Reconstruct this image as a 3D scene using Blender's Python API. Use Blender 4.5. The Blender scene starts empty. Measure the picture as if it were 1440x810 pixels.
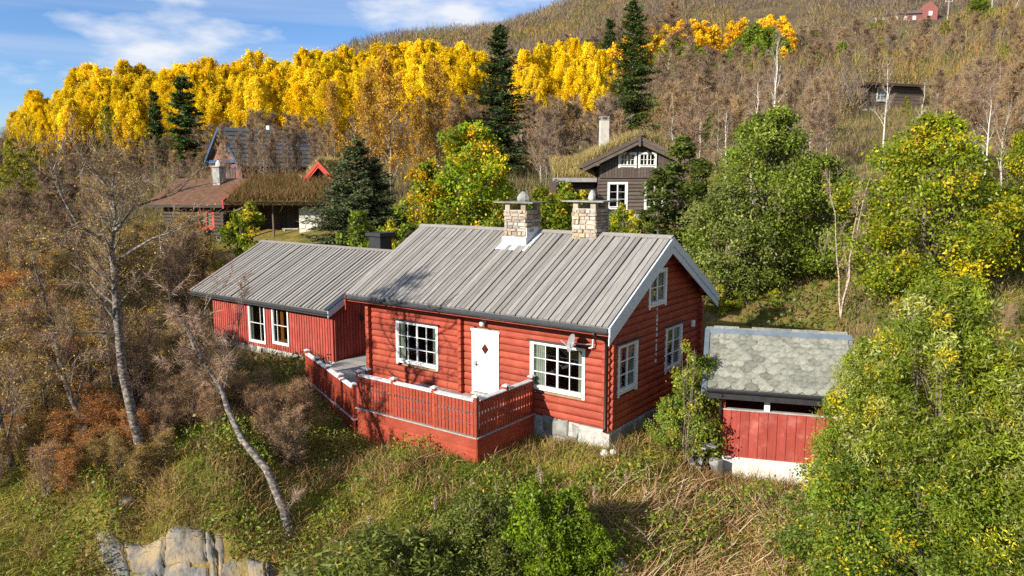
import bpy, math, numpy as np
from mathutils import Vector, Matrix
R = math.radians
sc = bpy.context.scene

# ---------------------------------------------------------------- camera, sky, sun
FPX, PITCH, CAM = 1058.5, 0.1425, np.array([-2.91, -21.80, 7.434])
cd = bpy.data.cameras.new('camera'); cam = bpy.data.objects.new('camera', cd); sc.collection.objects.link(cam)
cam.location = CAM; cam.rotation_euler = (math.pi/2 - PITCH, 0, 0)
cd.sensor_width = 36; cd.lens = 36*FPX/1440; cd.clip_start = .1; cd.clip_end = 6000
sc.camera = cam
SUN_AZ, SUN_EL = R(50), R(23)           # the light travels 50 degrees right of straight ahead
ld = bpy.data.lights.new('sun', 'SUN'); sun = bpy.data.objects.new('sun', ld); sc.collection.objects.link(sun)
ld.energy = 5.0; ld.angle = R(.53); ld.color = (1, .93, .82)
SDIR = Vector((math.sin(SUN_AZ)*math.cos(SUN_EL), math.cos(SUN_AZ)*math.cos(SUN_EL), -math.sin(SUN_EL)))
sun.rotation_euler = SDIR.to_track_quat('-Z', 'Y').to_euler()
sun.location = (-30, -40, 40)
w = bpy.data.worlds.new('World'); sc.world = w; w.use_nodes = True
nt = w.node_tree; nt.nodes.clear()
def N(nt, t, **k):
    n = nt.nodes.new(t)
    for a, b in k.items():
        if a.startswith('i_'):
            n.inputs[int(a[2:]) if a[2:].isdigit() else a[2:]].default_value = b
        else: setattr(n, a, b)
    return n
sky = N(nt, 'ShaderNodeTexSky', sky_type='NISHITA', sun_disc=False, sun_elevation=SUN_EL,
        sun_rotation=math.atan2(-SDIR.x, -SDIR.y), altitude=600, air_density=1.0, dust_density=.15, ozone_density=3.0)
geo = N(nt, 'ShaderNodeTexCoord')
mp = N(nt, 'ShaderNodeMapping'); mp.inputs['Scale'].default_value = (2.6, 2.6, 7.0); mp.inputs['Location'].default_value = (2.37, .3, .55)
nz = N(nt, 'ShaderNodeTexNoise', i_Scale=1.6, i_Detail=7.0, i_Roughness=.52)
rp = N(nt, 'ShaderNodeValToRGB'); rp.color_ramp.elements[0].position = .5; rp.color_ramp.elements[1].position = .62
mp2 = N(nt, 'ShaderNodeMapping'); mp2.inputs['Scale'].default_value = (1.2, 1.2, 22.0); mp2.inputs['Location'].default_value = (2.1, 0, .2)
nz2 = N(nt, 'ShaderNodeTexNoise', i_Scale=1.1, i_Detail=5.0, i_Roughness=.5)
rp2 = N(nt, 'ShaderNodeValToRGB'); rp2.color_ramp.elements[0].position = .38; rp2.color_ramp.elements[1].position = .75
rp2.color_ramp.elements[1].color = (.5, .5, .5, 1)
mx = N(nt, 'ShaderNodeMath', operation='MAXIMUM')
tint = N(nt, 'ShaderNodeMix', data_type='RGBA', blend_type='MULTIPLY'); tint.inputs[0].default_value = 1; tint.inputs[7].default_value = (.64, .78, 1.0, 1)
mixc = N(nt, 'ShaderNodeMix', data_type='RGBA'); mixc.inputs[7].default_value = (5.2, 5.4, 5.8, 1)
bg = N(nt, 'ShaderNodeBackground', i_Strength=.105); wo = N(nt, 'ShaderNodeOutputWorld')
L = nt.links.new
L(geo.outputs['Generated'], mp.inputs[0]); L(mp.outputs[0], nz.inputs[0]); L(nz.outputs[0], rp.inputs[0])
L(geo.outputs['Generated'], mp2.inputs[0]); L(mp2.outputs[0], nz2.inputs[0]); L(nz2.outputs[0], rp2.inputs[0])
L(rp.outputs[0], mx.inputs[0]); L(rp2.outputs[0], mx.inputs[1]); L(mx.outputs[0], mixc.inputs[0])
L(sky.outputs[0], tint.inputs[6]); L(tint.outputs[2], mixc.inputs[6]); L(mixc.outputs[2], bg.inputs[0]); L(bg.outputs[0], wo.inputs[0])
sc.view_settings.view_transform = 'Standard'; sc.view_settings.look = 'None'
sc.view_settings.exposure = 0.68; sc.view_settings.gamma = 1
sc.render.engine = 'CYCLES'
cy = sc.cycles
cy.max_bounces = 5; cy.diffuse_bounces = 2; cy.glossy_bounces = 2; cy.transmission_bounces = 4; cy.transparent_max_bounces = 6
cy.use_denoising = False; cy.caustics_reflective = False; cy.caustics_refractive = False
cy.sample_clamp_indirect = 4

# ---------------------------------------------------------------- helpers
COL = sc.collection
rng = np.random.default_rng(7)
YAW = .9388
HA = np.array([-math.sin(YAW), math.cos(YAW)]); HB = np.array([math.cos(YAW), math.sin(YAW)])
def H(a, b):                       # plan position from distances along and behind the cabin front
    q = a*HA + b*HB; return q[0], q[1]
def ray(u, v):
    r = (u-720)/FPX; up = (405-v)/FPX
    return np.array([r, math.cos(PITCH)+up*math.sin(PITCH), up*math.cos(PITCH)-math.sin(PITCH)])
def at(u, v, D):                   # world point seen in that direction, D metres ahead
    d = ray(u, v); return CAM + d*D/d[1]

def mk(name, V, F, mat, parent=None, col=None, smooth=False):
    me = bpy.data.meshes.new(name)
    if isinstance(F, np.ndarray):
        V = np.asarray(V, dtype=np.float32); k = F.shape[1]
        me.vertices.add(len(V)); me.vertices.foreach_set('co', V.ravel())
        me.loops.add(F.size); me.loops.foreach_set('vertex_index', F.astype(np.int32).ravel())
        me.polygons.add(len(F)); me.polygons.foreach_set('loop_start', np.arange(0, F.size, k, dtype=np.int32))
        me.update(calc_edges=True)
    else:
        me.from_pydata([tuple(map(float, v)) for v in V], [], F)
    if col is not None:
        c = np.ones((len(V), 4), np.float32); c[:, :3] = col
        at_ = me.attributes.new('col', 'FLOAT_COLOR', 'POINT'); at_.data.foreach_set('color', c.ravel())
    if smooth: me.polygons.foreach_set('use_smooth', np.ones(len(me.polygons), bool))
    if mat: me.materials.append(mat)
    o = bpy.data.objects.new(name, me); COL.objects.link(o)
    if parent: o.parent = parent
    return o
def inst(name, src, parent=None, loc=None, rot=None, scale=None):
    o = bpy.data.objects.new(name, src.data if hasattr(src, 'data') else src); COL.objects.link(o)
    if parent: o.parent = parent
    if loc is not None: o.location = loc
    if rot is not None: o.rotation_euler = rot
    if scale is not None: o.scale = scale
    return o
def tag(o, label=None, cat=None, group=None, kind=None):
    if label: o['label'] = label
    if cat: o['category'] = cat
    if group: o['group'] = group
    if kind: o['kind'] = kind
    return o
def thing(name, label, cat, loc=(0, 0, 0), rz=0, group=None):
    o = bpy.data.objects.new(name, None); COL.objects.link(o); o.location = loc; o.rotation_euler = (0, 0, rz)
    o.empty_display_size = .2
    return tag(o, label, cat, group)
def copy_thing(root, loc, rz=0, s=(1, 1, 1), label=None, group=None):
    r = root.copy(); COL.objects.link(r); r.location = loc; r.rotation_euler = (0, 0, rz); r.scale = s
    if label: r['label'] = label
    if group: r['group'] = group
    for ch in root.children:
        c = ch.copy(); COL.objects.link(c); c.parent = r
    return r

class MB:
    def __init__(s): s.v = []; s.f = []
    def hexa(s, p):                # 8 points: bottom ring 0-3 counter-clockwise, top ring 4-7
        b = len(s.v); s.v += [tuple(q) for q in p]
        s.f += [tuple(b+i for i in q) for q in ((3,2,1,0), (4,5,6,7), (0,1,5,4), (1,2,6,5), (2,3,7,6), (3,0,4,7))]
        return s
    def box(s, x0, x1, y0, y1, z0, z1):
        return s.hexa([(x0,y0,z0),(x1,y0,z0),(x1,y1,z0),(x0,y1,z0),(x0,y0,z1),(x1,y0,z1),(x1,y1,z1),(x0,y1,z1)])
    def prism(s, A, B):            # two matching rings of points
        b = len(s.v); n = len(A); s.v += [tuple(q) for q in A]+[tuple(q) for q in B]
        for i in range(n): j = (i+1) % n; s.f.append((b+i, b+j, b+n+j, b+n+i))
        s.f += [tuple(b+i for i in range(n-1, -1, -1)), tuple(b+n+i for i in range(n))]
        return s
    def bar(s, p, q, w, h, up=(0, 0, 1)):   # rectangular bar from p to q
        p = Vector(p); q = Vector(q); d = (q-p).normalized(); x = d.cross(Vector(up)).normalized(); y = x.cross(d)
        o = [x*(-w/2)+y*(-h/2), x*(w/2)+y*(-h/2), x*(w/2)+y*(h/2), x*(-w/2)+y*(h/2)]
        return s.prism([p+k for k in o], [q+k for k in o])
    def tube(s, pts, rad, n=8, cap=True):
        pts = [Vector(p) for p in pts]
        if not hasattr(rad, '__len__'): rad = [rad]*len(pts)
        b = len(s.v); ref = Vector((.31, .17, .93))
        for i, p in enumerate(pts):
            d = (pts[min(i+1, len(pts)-1)]-pts[max(i-1, 0)]).normalized()
            if abs(d.dot(ref)) > .95: ref = Vector((1, .1, 0))
            x = d.cross(ref).normalized(); y = d.cross(x)
            for k in range(n):
                t = 2*math.pi*k/n; s.v.append(tuple(p+(x*math.cos(t)+y*math.sin(t))*rad[i]))
        for i in range(len(pts)-1):
            for k in range(n):
                j = (k+1) % n; a = b+i*n; c = a+n; s.f.append((a+k, a+j, c+j, c+k))
        if cap: s.f += [tuple(b+k for k in range(n-1, -1, -1)), tuple(b+(len(pts)-1)*n+k for k in range(n))]
        return s
    def build(s, name, mat, parent=None, smooth=False): return mk(name, s.v, s.f, mat, parent, smooth=smooth)

# ---------------------------------------------------------------- materials
def newmat(name):
    m = bpy.data.materials.new(name); m.use_nodes = True; m.node_tree.nodes.clear(); return m, m.node_tree
def surf(name, c1, c2=None, scale=6, stretch=(1, 1, 1), rough=.75, orand=.12, bump=.15, bscale=None, spec=.3, dirt=None, dscale=1.2, dlo=.5, dhi=.7, detail=4, pos=(.35, .65)):
    m, t = newmat(name); L = t.links.new
    c2 = c2 or tuple(x*.75 for x in c1)
    tc = N(t, 'ShaderNodeTexCoord'); mp = N(t, 'ShaderNodeMapping'); mp.inputs['Scale'].default_value = stretch
    oi = N(t, 'ShaderNodeObjectInfo'); mu = N(t, 'ShaderNodeMath', operation='MULTIPLY'); mu.inputs[1].default_value = 37.0
    L(oi.outputs['Random'], mu.inputs[0]); L(mu.outputs[0], mp.inputs['Location'])
    L(tc.outputs['Object'], mp.inputs[0])
    nz = N(t, 'ShaderNodeTexNoise', i_Scale=scale, i_Detail=float(detail), i_Roughness=.6); L(mp.outputs[0], nz.inputs[0])
    rp = N(t, 'ShaderNodeValToRGB'); e = rp.color_ramp.elements; e[0].position, e[1].position = pos; e[0].color = (*c2, 1); e[1].color = (*c1, 1)
    L(nz.outputs[0], rp.inputs[0]); out = rp.outputs[0]
    if dirt:
        nd = N(t, 'ShaderNodeTexNoise', i_Scale=dscale, i_Detail=5.0, i_Roughness=.65); L(tc.outputs['Object'], nd.inputs[0])
        rd = N(t, 'ShaderNodeValToRGB'); rd.color_ramp.elements[0].position = dlo; rd.color_ramp.elements[1].position = dhi; L(nd.outputs[0], rd.inputs[0])
        mxd = N(t, 'ShaderNodeMix', data_type='RGBA'); mxd.inputs[7].default_value = (*dirt, 1); L(rd.outputs[0], mxd.inputs[0]); L(out, mxd.inputs[6]); out = mxd.outputs[2]
    mr = N(t, 'ShaderNodeMapRange'); mr.inputs[3].default_value = 1-orand; mr.inputs[4].default_value = 1+orand; L(oi.outputs['Random'], mr.inputs[0])
    mm = N(t, 'ShaderNodeMix', data_type='RGBA', blend_type='MULTIPLY'); mm.inputs[0].default_value = 1
    L(out, mm.inputs[6]); L(mr.outputs[0], mm.inputs[7])
    b = N(t, 'ShaderNodeBsdfPrincipled'); b.inputs['Roughness'].default_value = rough; b.inputs['Specular IOR Level'].default_value = spec
    L(mm.outputs[2], b.inputs['Base Color'])
    if bump:
        bn = N(t, 'ShaderNodeBump', i_Strength=bump, i_Distance=.03)
        if bscale:
            n2 = N(t, 'ShaderNodeTexNoise', i_Scale=bscale, i_Detail=4.0); L(mp.outputs[0], n2.inputs[0]); L(n2.outputs[0], bn.inputs['Height'])
        else: L(nz.outputs[0], bn.inputs['Height'])
        L(bn.outputs[0], b.inputs['Normal'])
    o = N(t, 'ShaderNodeOutputMaterial'); L(b.outputs[0], o.inputs[0]); return m
def leafmat(name, trans=.35, gloss=.06, gain=1.0):
    m, t = newmat(name); L = t.links.new
    a = N(t, 'ShaderNodeAttribute', attribute_name='col')
    oi = N(t, 'ShaderNodeObjectInfo'); mr = N(t, 'ShaderNodeMapRange'); mr.inputs[3].default_value = .84*gain; mr.inputs[4].default_value = 1.13*gain; L(oi.outputs['Random'], mr.inputs[0])
    mm = N(t, 'ShaderNodeMix', data_type='RGBA', blend_type='MULTIPLY'); mm.inputs[0].default_value = 1; L(a.outputs[0], mm.inputs[6]); L(mr.outputs[0], mm.inputs[7])
    d = N(t, 'ShaderNodeBsdfDiffuse'); L(mm.outputs[2], d.inputs[0]); out = d.outputs[0]
    if trans:
        tr = N(t, 'ShaderNodeBsdfTranslucent'); L(mm.outputs[2], tr.inputs[0])
        ms = N(t, 'ShaderNodeMixShader'); ms.inputs[0].default_value = trans; L(out, ms.inputs[1]); L(tr.outputs[0], ms.inputs[2]); out = ms.outputs[0]
    if gloss:
        g = N(t, 'ShaderNodeBsdfGlossy', i_Roughness=.45); g.inputs[0].default_value = (.8, .8, .8, 1)
        ms = N(t, 'ShaderNodeMixShader'); ms.inputs[0].default_value = gloss; L(out, ms.inputs[1]); L(g.outputs[0], ms.inputs[2]); out = ms.outputs[0]
    o = N(t, 'ShaderNodeOutputMaterial'); L(out, o.inputs[0]); return m
def glassmat():
    m, t = newmat('window_glass'); L = t.links.new
    gm = N(t, 'ShaderNodeNewGeometry'); sb = N(t, 'ShaderNodeMath', operation='SUBTRACT'); sb.inputs[0].default_value = 1; L(gm.outputs['Backfacing'], sb.inputs[1])
    fr_ = N(t, 'ShaderNodeFresnel', i_IOR=1.7); f = N(t, 'ShaderNodeMath', operation='MULTIPLY'); L(fr_.outputs[0], f.inputs[0]); L(sb.outputs[0], f.inputs[1]); g = N(t, 'ShaderNodeBsdfGlossy', i_Roughness=.02)
    tr = N(t, 'ShaderNodeBsdfTransparent'); tr.inputs[0].default_value = (.75, .8, .8, 1)
    ms = N(t, 'ShaderNodeMixShader'); L(f.outputs[0], ms.inputs[0]); L(tr.outputs[0], ms.inputs[1]); L(g.outputs[0], ms.inputs[2])
    o = N(t, 'ShaderNodeOutputMaterial'); L(ms.outputs[0], o.inputs[0]); return m
LEAF = leafmat('leaf', .42, .018, 1.12); GRASS = leafmat('grass_blade', .3, .012, 1.38); TWIG = leafmat('twig', 0, 0, 1.5); NEEDLE = leafmat('needle', .2, .02, 1.5)
GLASS = glassmat()
RED = surf('red_paint', (.335, .055, .025), (.25, .040, .020), scale=2.6, stretch=(1, 1, 5), rough=.6, orand=.17, bump=.25, bscale=22, dirt=(.38, .085, .044), dscale=1.6, dlo=.46, dhi=.8, detail=7)
RED_OLD = surf('weathered_red_paint', (.37, .066, .046), (.28, .047, .033), scale=2.5, stretch=(4, 4, .8), rough=.7, orand=.14, bump=.2, bscale=25, dirt=(.42, .14, .11), dscale=1.3, dlo=.52, dhi=.85)
RED_SHED = surf('faded_red_paint', (.35, .062, .042), (.28, .047, .032), scale=2.5, stretch=(4, 4, .7), rough=.7, orand=.1, bump=.2, bscale=25, dirt=(.52, .18, .15), dscale=1.6, dlo=.52, dhi=.85)
RED_DARK = surf('dark_red_paint', (.27, .032, .02), (.20, .024, .016), scale=3, rough=.6)
WHITE = surf('white_paint', (.80, .80, .77), (.72, .72, .69), scale=5, rough=.5, orand=.04, bump=.05)
WHITE_WORN = surf('worn_white_rail_paint', (.74, .74, .72), (.52, .52, .50), scale=7, rough=.6, orand=.05, bump=.1, detail=7)
GREYBLUE = surf('grey_white_bargeboard_paint', (.62, .67, .71), (.52, .57, .61), scale=4, stretch=(1, 1, 1), rough=.6, orand=.05, bump=.1)
ROOFB = surf('weathered_roof_board', (.315, .295, .265), (.19, .178, .16), scale=3.2, stretch=(9, .5, 9), rough=.85, orand=.2, bump=.4, bscale=14, dirt=(.15, .14, .13), dscale=1.0, dlo=.55, dhi=.9, detail=7, pos=(.3, .68))
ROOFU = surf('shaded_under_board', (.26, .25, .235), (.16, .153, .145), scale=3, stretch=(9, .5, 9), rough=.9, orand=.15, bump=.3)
DECKW = surf('weathered_deck_board', (.40, .39, .36), (.27, .26, .24), scale=4, stretch=(.6, 8, 8), rough=.85, orand=.15, bump=.2)
GUTTER = surf('dark_grey_gutter_metal', (.055, .06, .065), (.04, .044, .05), scale=3, rough=.4, spec=.5, bump=0)
PIPE = surf('dark_brown_pipe', (.035, .022, .02), (.02, .014, .012), rough=.4, spec=.5, bump=0)
BLACK = surf('black_metal', (.03, .03, .032), (.02, .02, .022), rough=.45, spec=.5, bump=0)
STONE = surf('foundation_stone', (.33, .325, .30), (.17, .17, .16), scale=3.5, rough=.9, orand=.3, bump=.6, dirt=(.16, .17, .12), dscale=2, dlo=.5, dhi=.8)
CHST = surf('chimney_stone', (.46, .39, .31), (.28, .245, .21), scale=4, rough=.9, orand=.32, bump=.5, dirt=(.40, .27, .14), dscale=2.6, dlo=.48, dhi=.66)
MORTAR = surf('mortar', (.46, .44, .40), (.34, .32, .29), scale=9, rough=.95, bump=.4)
PLASTER = surf('whitewashed_foundation', (.66, .63, .56), (.50, .47, .40), scale=2.5, rough=.9, bump=.25, dirt=(.30, .26, .20), dscale=1.4, dlo=.52, dhi=.8)
LEAD = surf('lead_flashing', (.62, .64, .66), (.46, .48, .50), scale=8, rough=.55, spec=.5, bump=.4)
SLATE = surf('slate_shingle', (.26, .26, .21), (.15, .15, .125), scale=5, rough=.85, orand=.28, bump=.35, dirt=(.31, .31, .235), dscale=7, dlo=.47, dhi=.66)
INSIDE = surf('brown_interior_panelling', (.34, .23, .13), (.26, .17, .095), scale=2, rough=.8, bump=0)
CURTAIN = surf('pale_curtain_cloth', (.66, .62, .50), (.5, .46, .36), scale=3, rough=.9, bump=0)
ORANGE = surf('orange_curtain_cloth', (.70, .27, .03), (.55, .20, .02), scale=3, rough=.9, bump=0)
TIMBER = surf('dark_tarred_timber', (.085, .062, .048), (.05, .037, .03), scale=3, stretch=(.5, 1, 6), rough=.8, orand=.18, bump=.2)
TIMBER2 = surf('brown_grey_tarred_timber', (.15, .115, .09), (.09, .07, .056), scale=3, stretch=(.5, 1, 6), rough=.8, orand=.18, bump=.2)
RUST = surf('rust_brown_metal_roof', (.19, .095, .05), (.12, .062, .035), scale=3, rough=.7, orand=.08, bump=.1)
REDPART = surf('bright_red_trim_paint', (.55, .07, .035), (.45, .055, .03), scale=4, rough=.55, bump=.05)
BLUE = surf('blue_trim_paint', (.04, .10, .19), (.03, .07, .14), scale=4, rough=.55, bump=0)
SHING = surf('dark_grey_roof_tile', (.17, .16, .15), (.10, .095, .09), scale=3, rough=.85, orand=.15, bump=.2)
BRICKW = surf('red_brown_wall', (.26, .12, .085), (.18, .085, .06), scale=4, rough=.85, bump=.2)
TURF = surf('turf_soil', (.13, .12, .05), (.09, .075, .04), scale=3, rough=1, bump=.5)
TARP = surf('dark_green_tarpaulin', (.085, .10, .07), (.05, .06, .045), scale=5, rough=.5, bump=.3)
JUNK = surf('grey_scrap_wood', (.30, .29, .28), (.16, .155, .15), scale=4, rough=.8, orand=.3, bump=.2)
PINK = surf('faded_red_far_wall', (.27, .10, .085), (.22, .08, .07), scale=2, rough=.8, bump=0)
GREYW = surf('grey_pole_wood', (.42, .40, .37), (.30, .28, .26), scale=4, rough=.85, bump=.1)
YELBOX = surf('orange_yellow_paint', (.75, .33, .03), (.65, .28, .03), rough=.5, bump=0)
def barkmat(name, light, dark, lo=.42, hi=.56, sc_=5.0):
    m, t = newmat(name); L = t.links.new
    tc = N(t, 'ShaderNodeTexCoord'); mp = N(t, 'ShaderNodeMapping'); mp.inputs['Scale'].default_value = (1.5, 1.5, 3.2); L(tc.outputs['Object'], mp.inputs[0])
    nz = N(t, 'ShaderNodeTexNoise', i_Scale=sc_, i_Detail=6.0, i_Roughness=.65); L(mp.outputs[0], nz.inputs[0])
    rp = N(t, 'ShaderNodeValToRGB'); e = rp.color_ramp.elements; e[0].position = lo; e[1].position = hi; e[0].color = (*dark, 1); e[1].color = (*light, 1); L(nz.outputs[0], rp.inputs[0])
    b = N(t, 'ShaderNodeBsdfPrincipled'); b.inputs['Roughness'].default_value = .85; L(rp.outputs[0], b.inputs['Base Color'])
    bn = N(t, 'ShaderNodeBump', i_Strength=.5, i_Distance=.02); L(nz.outputs[0], bn.inputs['Height']); L(bn.outputs[0], b.inputs['Normal'])
    o = N(t, 'ShaderNodeOutputMaterial'); L(b.outputs[0], o.inputs[0]); return m
BIRCH = barkmat('birch_bark', (.33, .295, .25), (.075, .062, .052), .45, .64); BARK = barkmat('brown_bark', (.20, .155, .115), (.09, .07, .055)); BARKG = barkmat('grey_bark', (.34, .30, .25), (.15, .125, .10))
def rockmat():
    m = surf('grey_bedrock', (.20, .195, .18), (.085, .086, .085), scale=2.6, stretch=(2.0, 2.0, 1.2), rough=.9, bump=1.0, bscale=6, dirt=(.31, .235, .135), dscale=1.9, dlo=.44, dhi=.64, detail=8)
    return m
ROCK = rockmat()

# ---------------------------------------------------------------- terrain
ctl = []                                          # (x, y, z)
def c_h(a, b, z): x, y = H(a, b); ctl.append((x, y, z))
def c_p(u, v, D): p = at(u, v, D); ctl.append(tuple(p))
for q in ((2.7,-3.0,-.85),(5,-3.1,-1.0),(7.8,-3.2,-1.05),(10.5,-2,-.8),(13,-.8,-.65),(14.1,1.5,-.45),(18,1.3,-.5),(23,1.4,-.45),(0,-.05,-.58),(0,3,-.55),(0,6.7,-.35),(5,8,-.1),(10,3,-.6),(5,2,-.6),(18,9,.2),(26,4,.1)): c_h(*q)
for q in ((3.5,.2,-1.4),(7,-.9,-1.65),(5,3.4,-.9),(8,3,-.9),(1.5,-1.2,-.95)): ctl.append(q)
for q in ((0,680,20),(0,810,17),(205,662,20.5),(150,730,18.35),(240,730,18.35),(330,738,18.3),(150,815,17.6),(330,815,17.6),(240,880,17.0),(405,757,18.5),(240,815,17.6),(560,720,18.7),(720,812,17),(560,812,17.1),(900,730,18.4),(1000,812,16.8),(1080,740,18.6),(1440,812,16),(1300,740,17.6),
          (0,500,29),(100,350,45),(300,355,50),(420,342,50),(1090,455,32.5),(1090,415,37),(1240,450,30),(1440,420,29),(1100,330,46),(890,318,51),(700,330,47),(560,340,47),(1440,300,52),
          (300,262,74),(60,275,75),(500,262,72),(720,250,70),(890,240,80),(1200,225,65),(1200,152,112),(1440,200,85),(1440,110,150),(1200,105,170),(1200,45,280),(1200,-40,450),(1440,30,260),(1440,-60,450),
          (60,232,130),(300,222,125),(500,208,130),(720,190,120),(860,175,120),(980,160,130),(900,110,220),(1000,60,300),(720,130,250),(1000,-20,500),(720,44,620),(850,-12,620),(620,52,650),(510,68,700),(450,95,700),(300,150,700),(0,225,600),(-300,240,600),(1700,-60,450),(1700,200,90),(-260,300,60),(-260,520,28),(1700,560,22)): c_p(*q)
for q in ((-20,-12,-4.6),(-8,-13,-5.2),(0,-13,-5.2),(8,-13,-4.6),(16,-10,-3.2),(-24,-6,-2.6),(-3,-18,-6.8)): ctl.append(q)
ctl = np.array(ctl)
def pol(x, y):
    dx = x-CAM[0]; dy = y-CAM[1]; D = np.clip(np.hypot(dx, dy), 4, 1500); az = np.clip(np.arctan2(dx, dy), -1.0, 1.0)
    return np.stack([az*2.6, np.log(D)], -1)
cq = pol(ctl[:, 0], ctl[:, 1]); n = len(cq)
def kern(r2): return .5*r2*np.log(r2+1e-9)
Km = kern(((cq[:, None]-cq[None])**2).sum(-1)) + np.eye(n)*2e-4
Pm = np.hstack([np.ones((n, 1)), cq])
sol = np.linalg.solve(np.block([[Km, Pm], [Pm.T, np.zeros((3, 3))]]), np.concatenate([ctl[:, 2], np.zeros(3)]))
def ground(x, y):
    x = np.asarray(x, float); y = np.asarray(y, float); q = pol(x, y); sh = x.shape; q = q.reshape(-1, 2); z = np.empty(len(q))
    for i in range(0, len(q), 20000):
        k = kern(((q[i:i+20000, None]-cq[None])**2).sum(-1)); z[i:i+20000] = k@sol[:n] + sol[n] + q[i:i+20000]@sol[n+1:]
    z = z.reshape(sh); D = np.hypot(x-CAM[0], y-CAM[1])
    bmp = np.sin(x*1.9+np.sin(y*1.3)*1.4)*np.sin(y*2.3+1.1*np.sin(x*.9))*.045+np.sin(x*.71+2)*np.sin(y*.83+x*.2)*.09
    far = np.sin(x*.061+1)*np.sin(y*.047+.4)+.5*np.sin(x*.13)*np.sin(y*.11+2)
    return z + bmp*np.clip((D-8)/8, .2, 1) + far*np.clip((D-120)/300, 0, 3)
def gz(x, y): return float(ground(np.array([x]), np.array([y]))[0])

az = np.concatenate([np.arange(-180, -48, 6), np.arange(-48, 48, .25), np.arange(48, 181, 6)])*math.pi/180
Dr = np.exp(np.linspace(math.log(2.5), math.log(1700), 270))
gx = CAM[0]+np.sin(az)[None]*Dr[:, None]; gy = CAM[1]+np.cos(az)[None]*Dr[:, None]; gzz = ground(gx, gy)
V = np.stack([gx, gy, gzz], -1).reshape(-1, 3); nc = len(az)
i = np.arange(len(Dr)-1)[:, None]*nc+np.arange(nc-1)[None]
F = np.stack([i, i+1, i+nc+1, i+nc], -1).reshape(-1, 4)[:, ::-1]
def groundmat():
    m, t = newmat('meadow_ground'); L = t.links.new
    tc = N(t, 'ShaderNodeTexCoord'); out = None
    def noise(s, d=5.0, r=.6):
        q = N(t, 'ShaderNodeTexNoise', i_Scale=s, i_Detail=d, i_Roughness=r); L(tc.outputs['Object'], q.inputs[0]); return q
    def ramp(q, pts):
        r = N(t, 'ShaderNodeValToRGB'); e = r.color_ramp.elements
        while len(e) < len(pts): e.new(.5)
        for k, (p, c) in enumerate(pts): e[k].position = p; e[k].color = (*c, 1)
        L(q.outputs[0], r.inputs[0]); return r
    a = ramp(noise(.55), [(.32, (.11, .12, .025)), (.47, (.20, .17, .04)), (.58, (.29, .205, .075)), (.7, (.24, .155, .075))])
    b = ramp(noise(6.0, 6.0, .7), [(.3, (.45, .45, .45)), (.7, (1.35, 1.3, 1.2))])
    mm = N(t, 'ShaderNodeMix', data_type='RGBA', blend_type='MULTIPLY'); mm.inputs[0].default_value = 1; L(a.outputs[0], mm.inputs[6]); L(b.outputs[0], mm.inputs[7])
    sx_ = N(t, 'ShaderNodeSeparateXYZ'); L(tc.outputs['Object'], sx_.inputs[0]); hr = N(t, 'ShaderNodeMapRange'); hr.inputs[1].default_value = 70; hr.inputs[2].default_value = 150; L(sx_.outputs['Y'], hr.inputs[0])
    heath = ramp(noise(.05, 8.0, .7), [(.35, (.085, .065, .045)), (.5, (.12, .088, .055)), (.62, (.15, .12, .05)), (.72, (.11, .125, .035))])
    mh = N(t, 'ShaderNodeMix', data_type='RGBA'); L(hr.outputs[0], mh.inputs[0]); L(mm.outputs[2], mh.inputs[6]); L(heath.outputs[0], mh.inputs[7]); mm = mh
    bs = N(t, 'ShaderNodeBsdfPrincipled'); bs.inputs['Roughness'].default_value = 1; bs.inputs['Specular IOR Level'].default_value = .1; L(mm.outputs[2], bs.inputs['Base Color'])
    bn = N(t, 'ShaderNodeBump', i_Strength=.7, i_Distance=.08); L(noise(9.0, 7.0, .7).outputs[0], bn.inputs['Height']); L(bn.outputs[0], bs.inputs['Normal'])
    o = N(t, 'ShaderNodeOutputMaterial'); L(bs.outputs[0], o.inputs[0]); return m
tag(mk('ground', V, F, groundmat(), smooth=True), kind='structure')

# ---------------------------------------------------------------- wall, window and board builders (local frame: x right, y back, z up)
class Frame:
    """a wall plane: s along the wall, n outward, z up"""
    def __init__(f, o, d, nrm): f.o = Vector(o); f.d = Vector(d); f.n = Vector(nrm)
    def p(f, s, n_, z): return f.o+f.d*s+f.n*n_+Vector((0, 0, z))
    def box(f, mb, s0, s1, n0, n1, z0, z1):
        return mb.hexa([f.p(s0, n1, z0), f.p(s1, n1, z0), f.p(s1, n0, z0), f.p(s0, n0, z0), f.p(s0, n1, z1), f.p(s1, n1, z1), f.p(s1, n0, z1), f.p(s0, n0, z1)])
def spans(lo, hi, cuts):
    out = [(lo, hi)]
    for c0, c1 in cuts:
        nx = []
        for a, b in out:
            if c1 <= a or c0 >= b: nx.append((a, b)); continue
            if c0 > a+.01: nx.append((a, c0))
            if c1 < b-.01: nx.append((c1, b))
        out = nx
    return out
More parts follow.
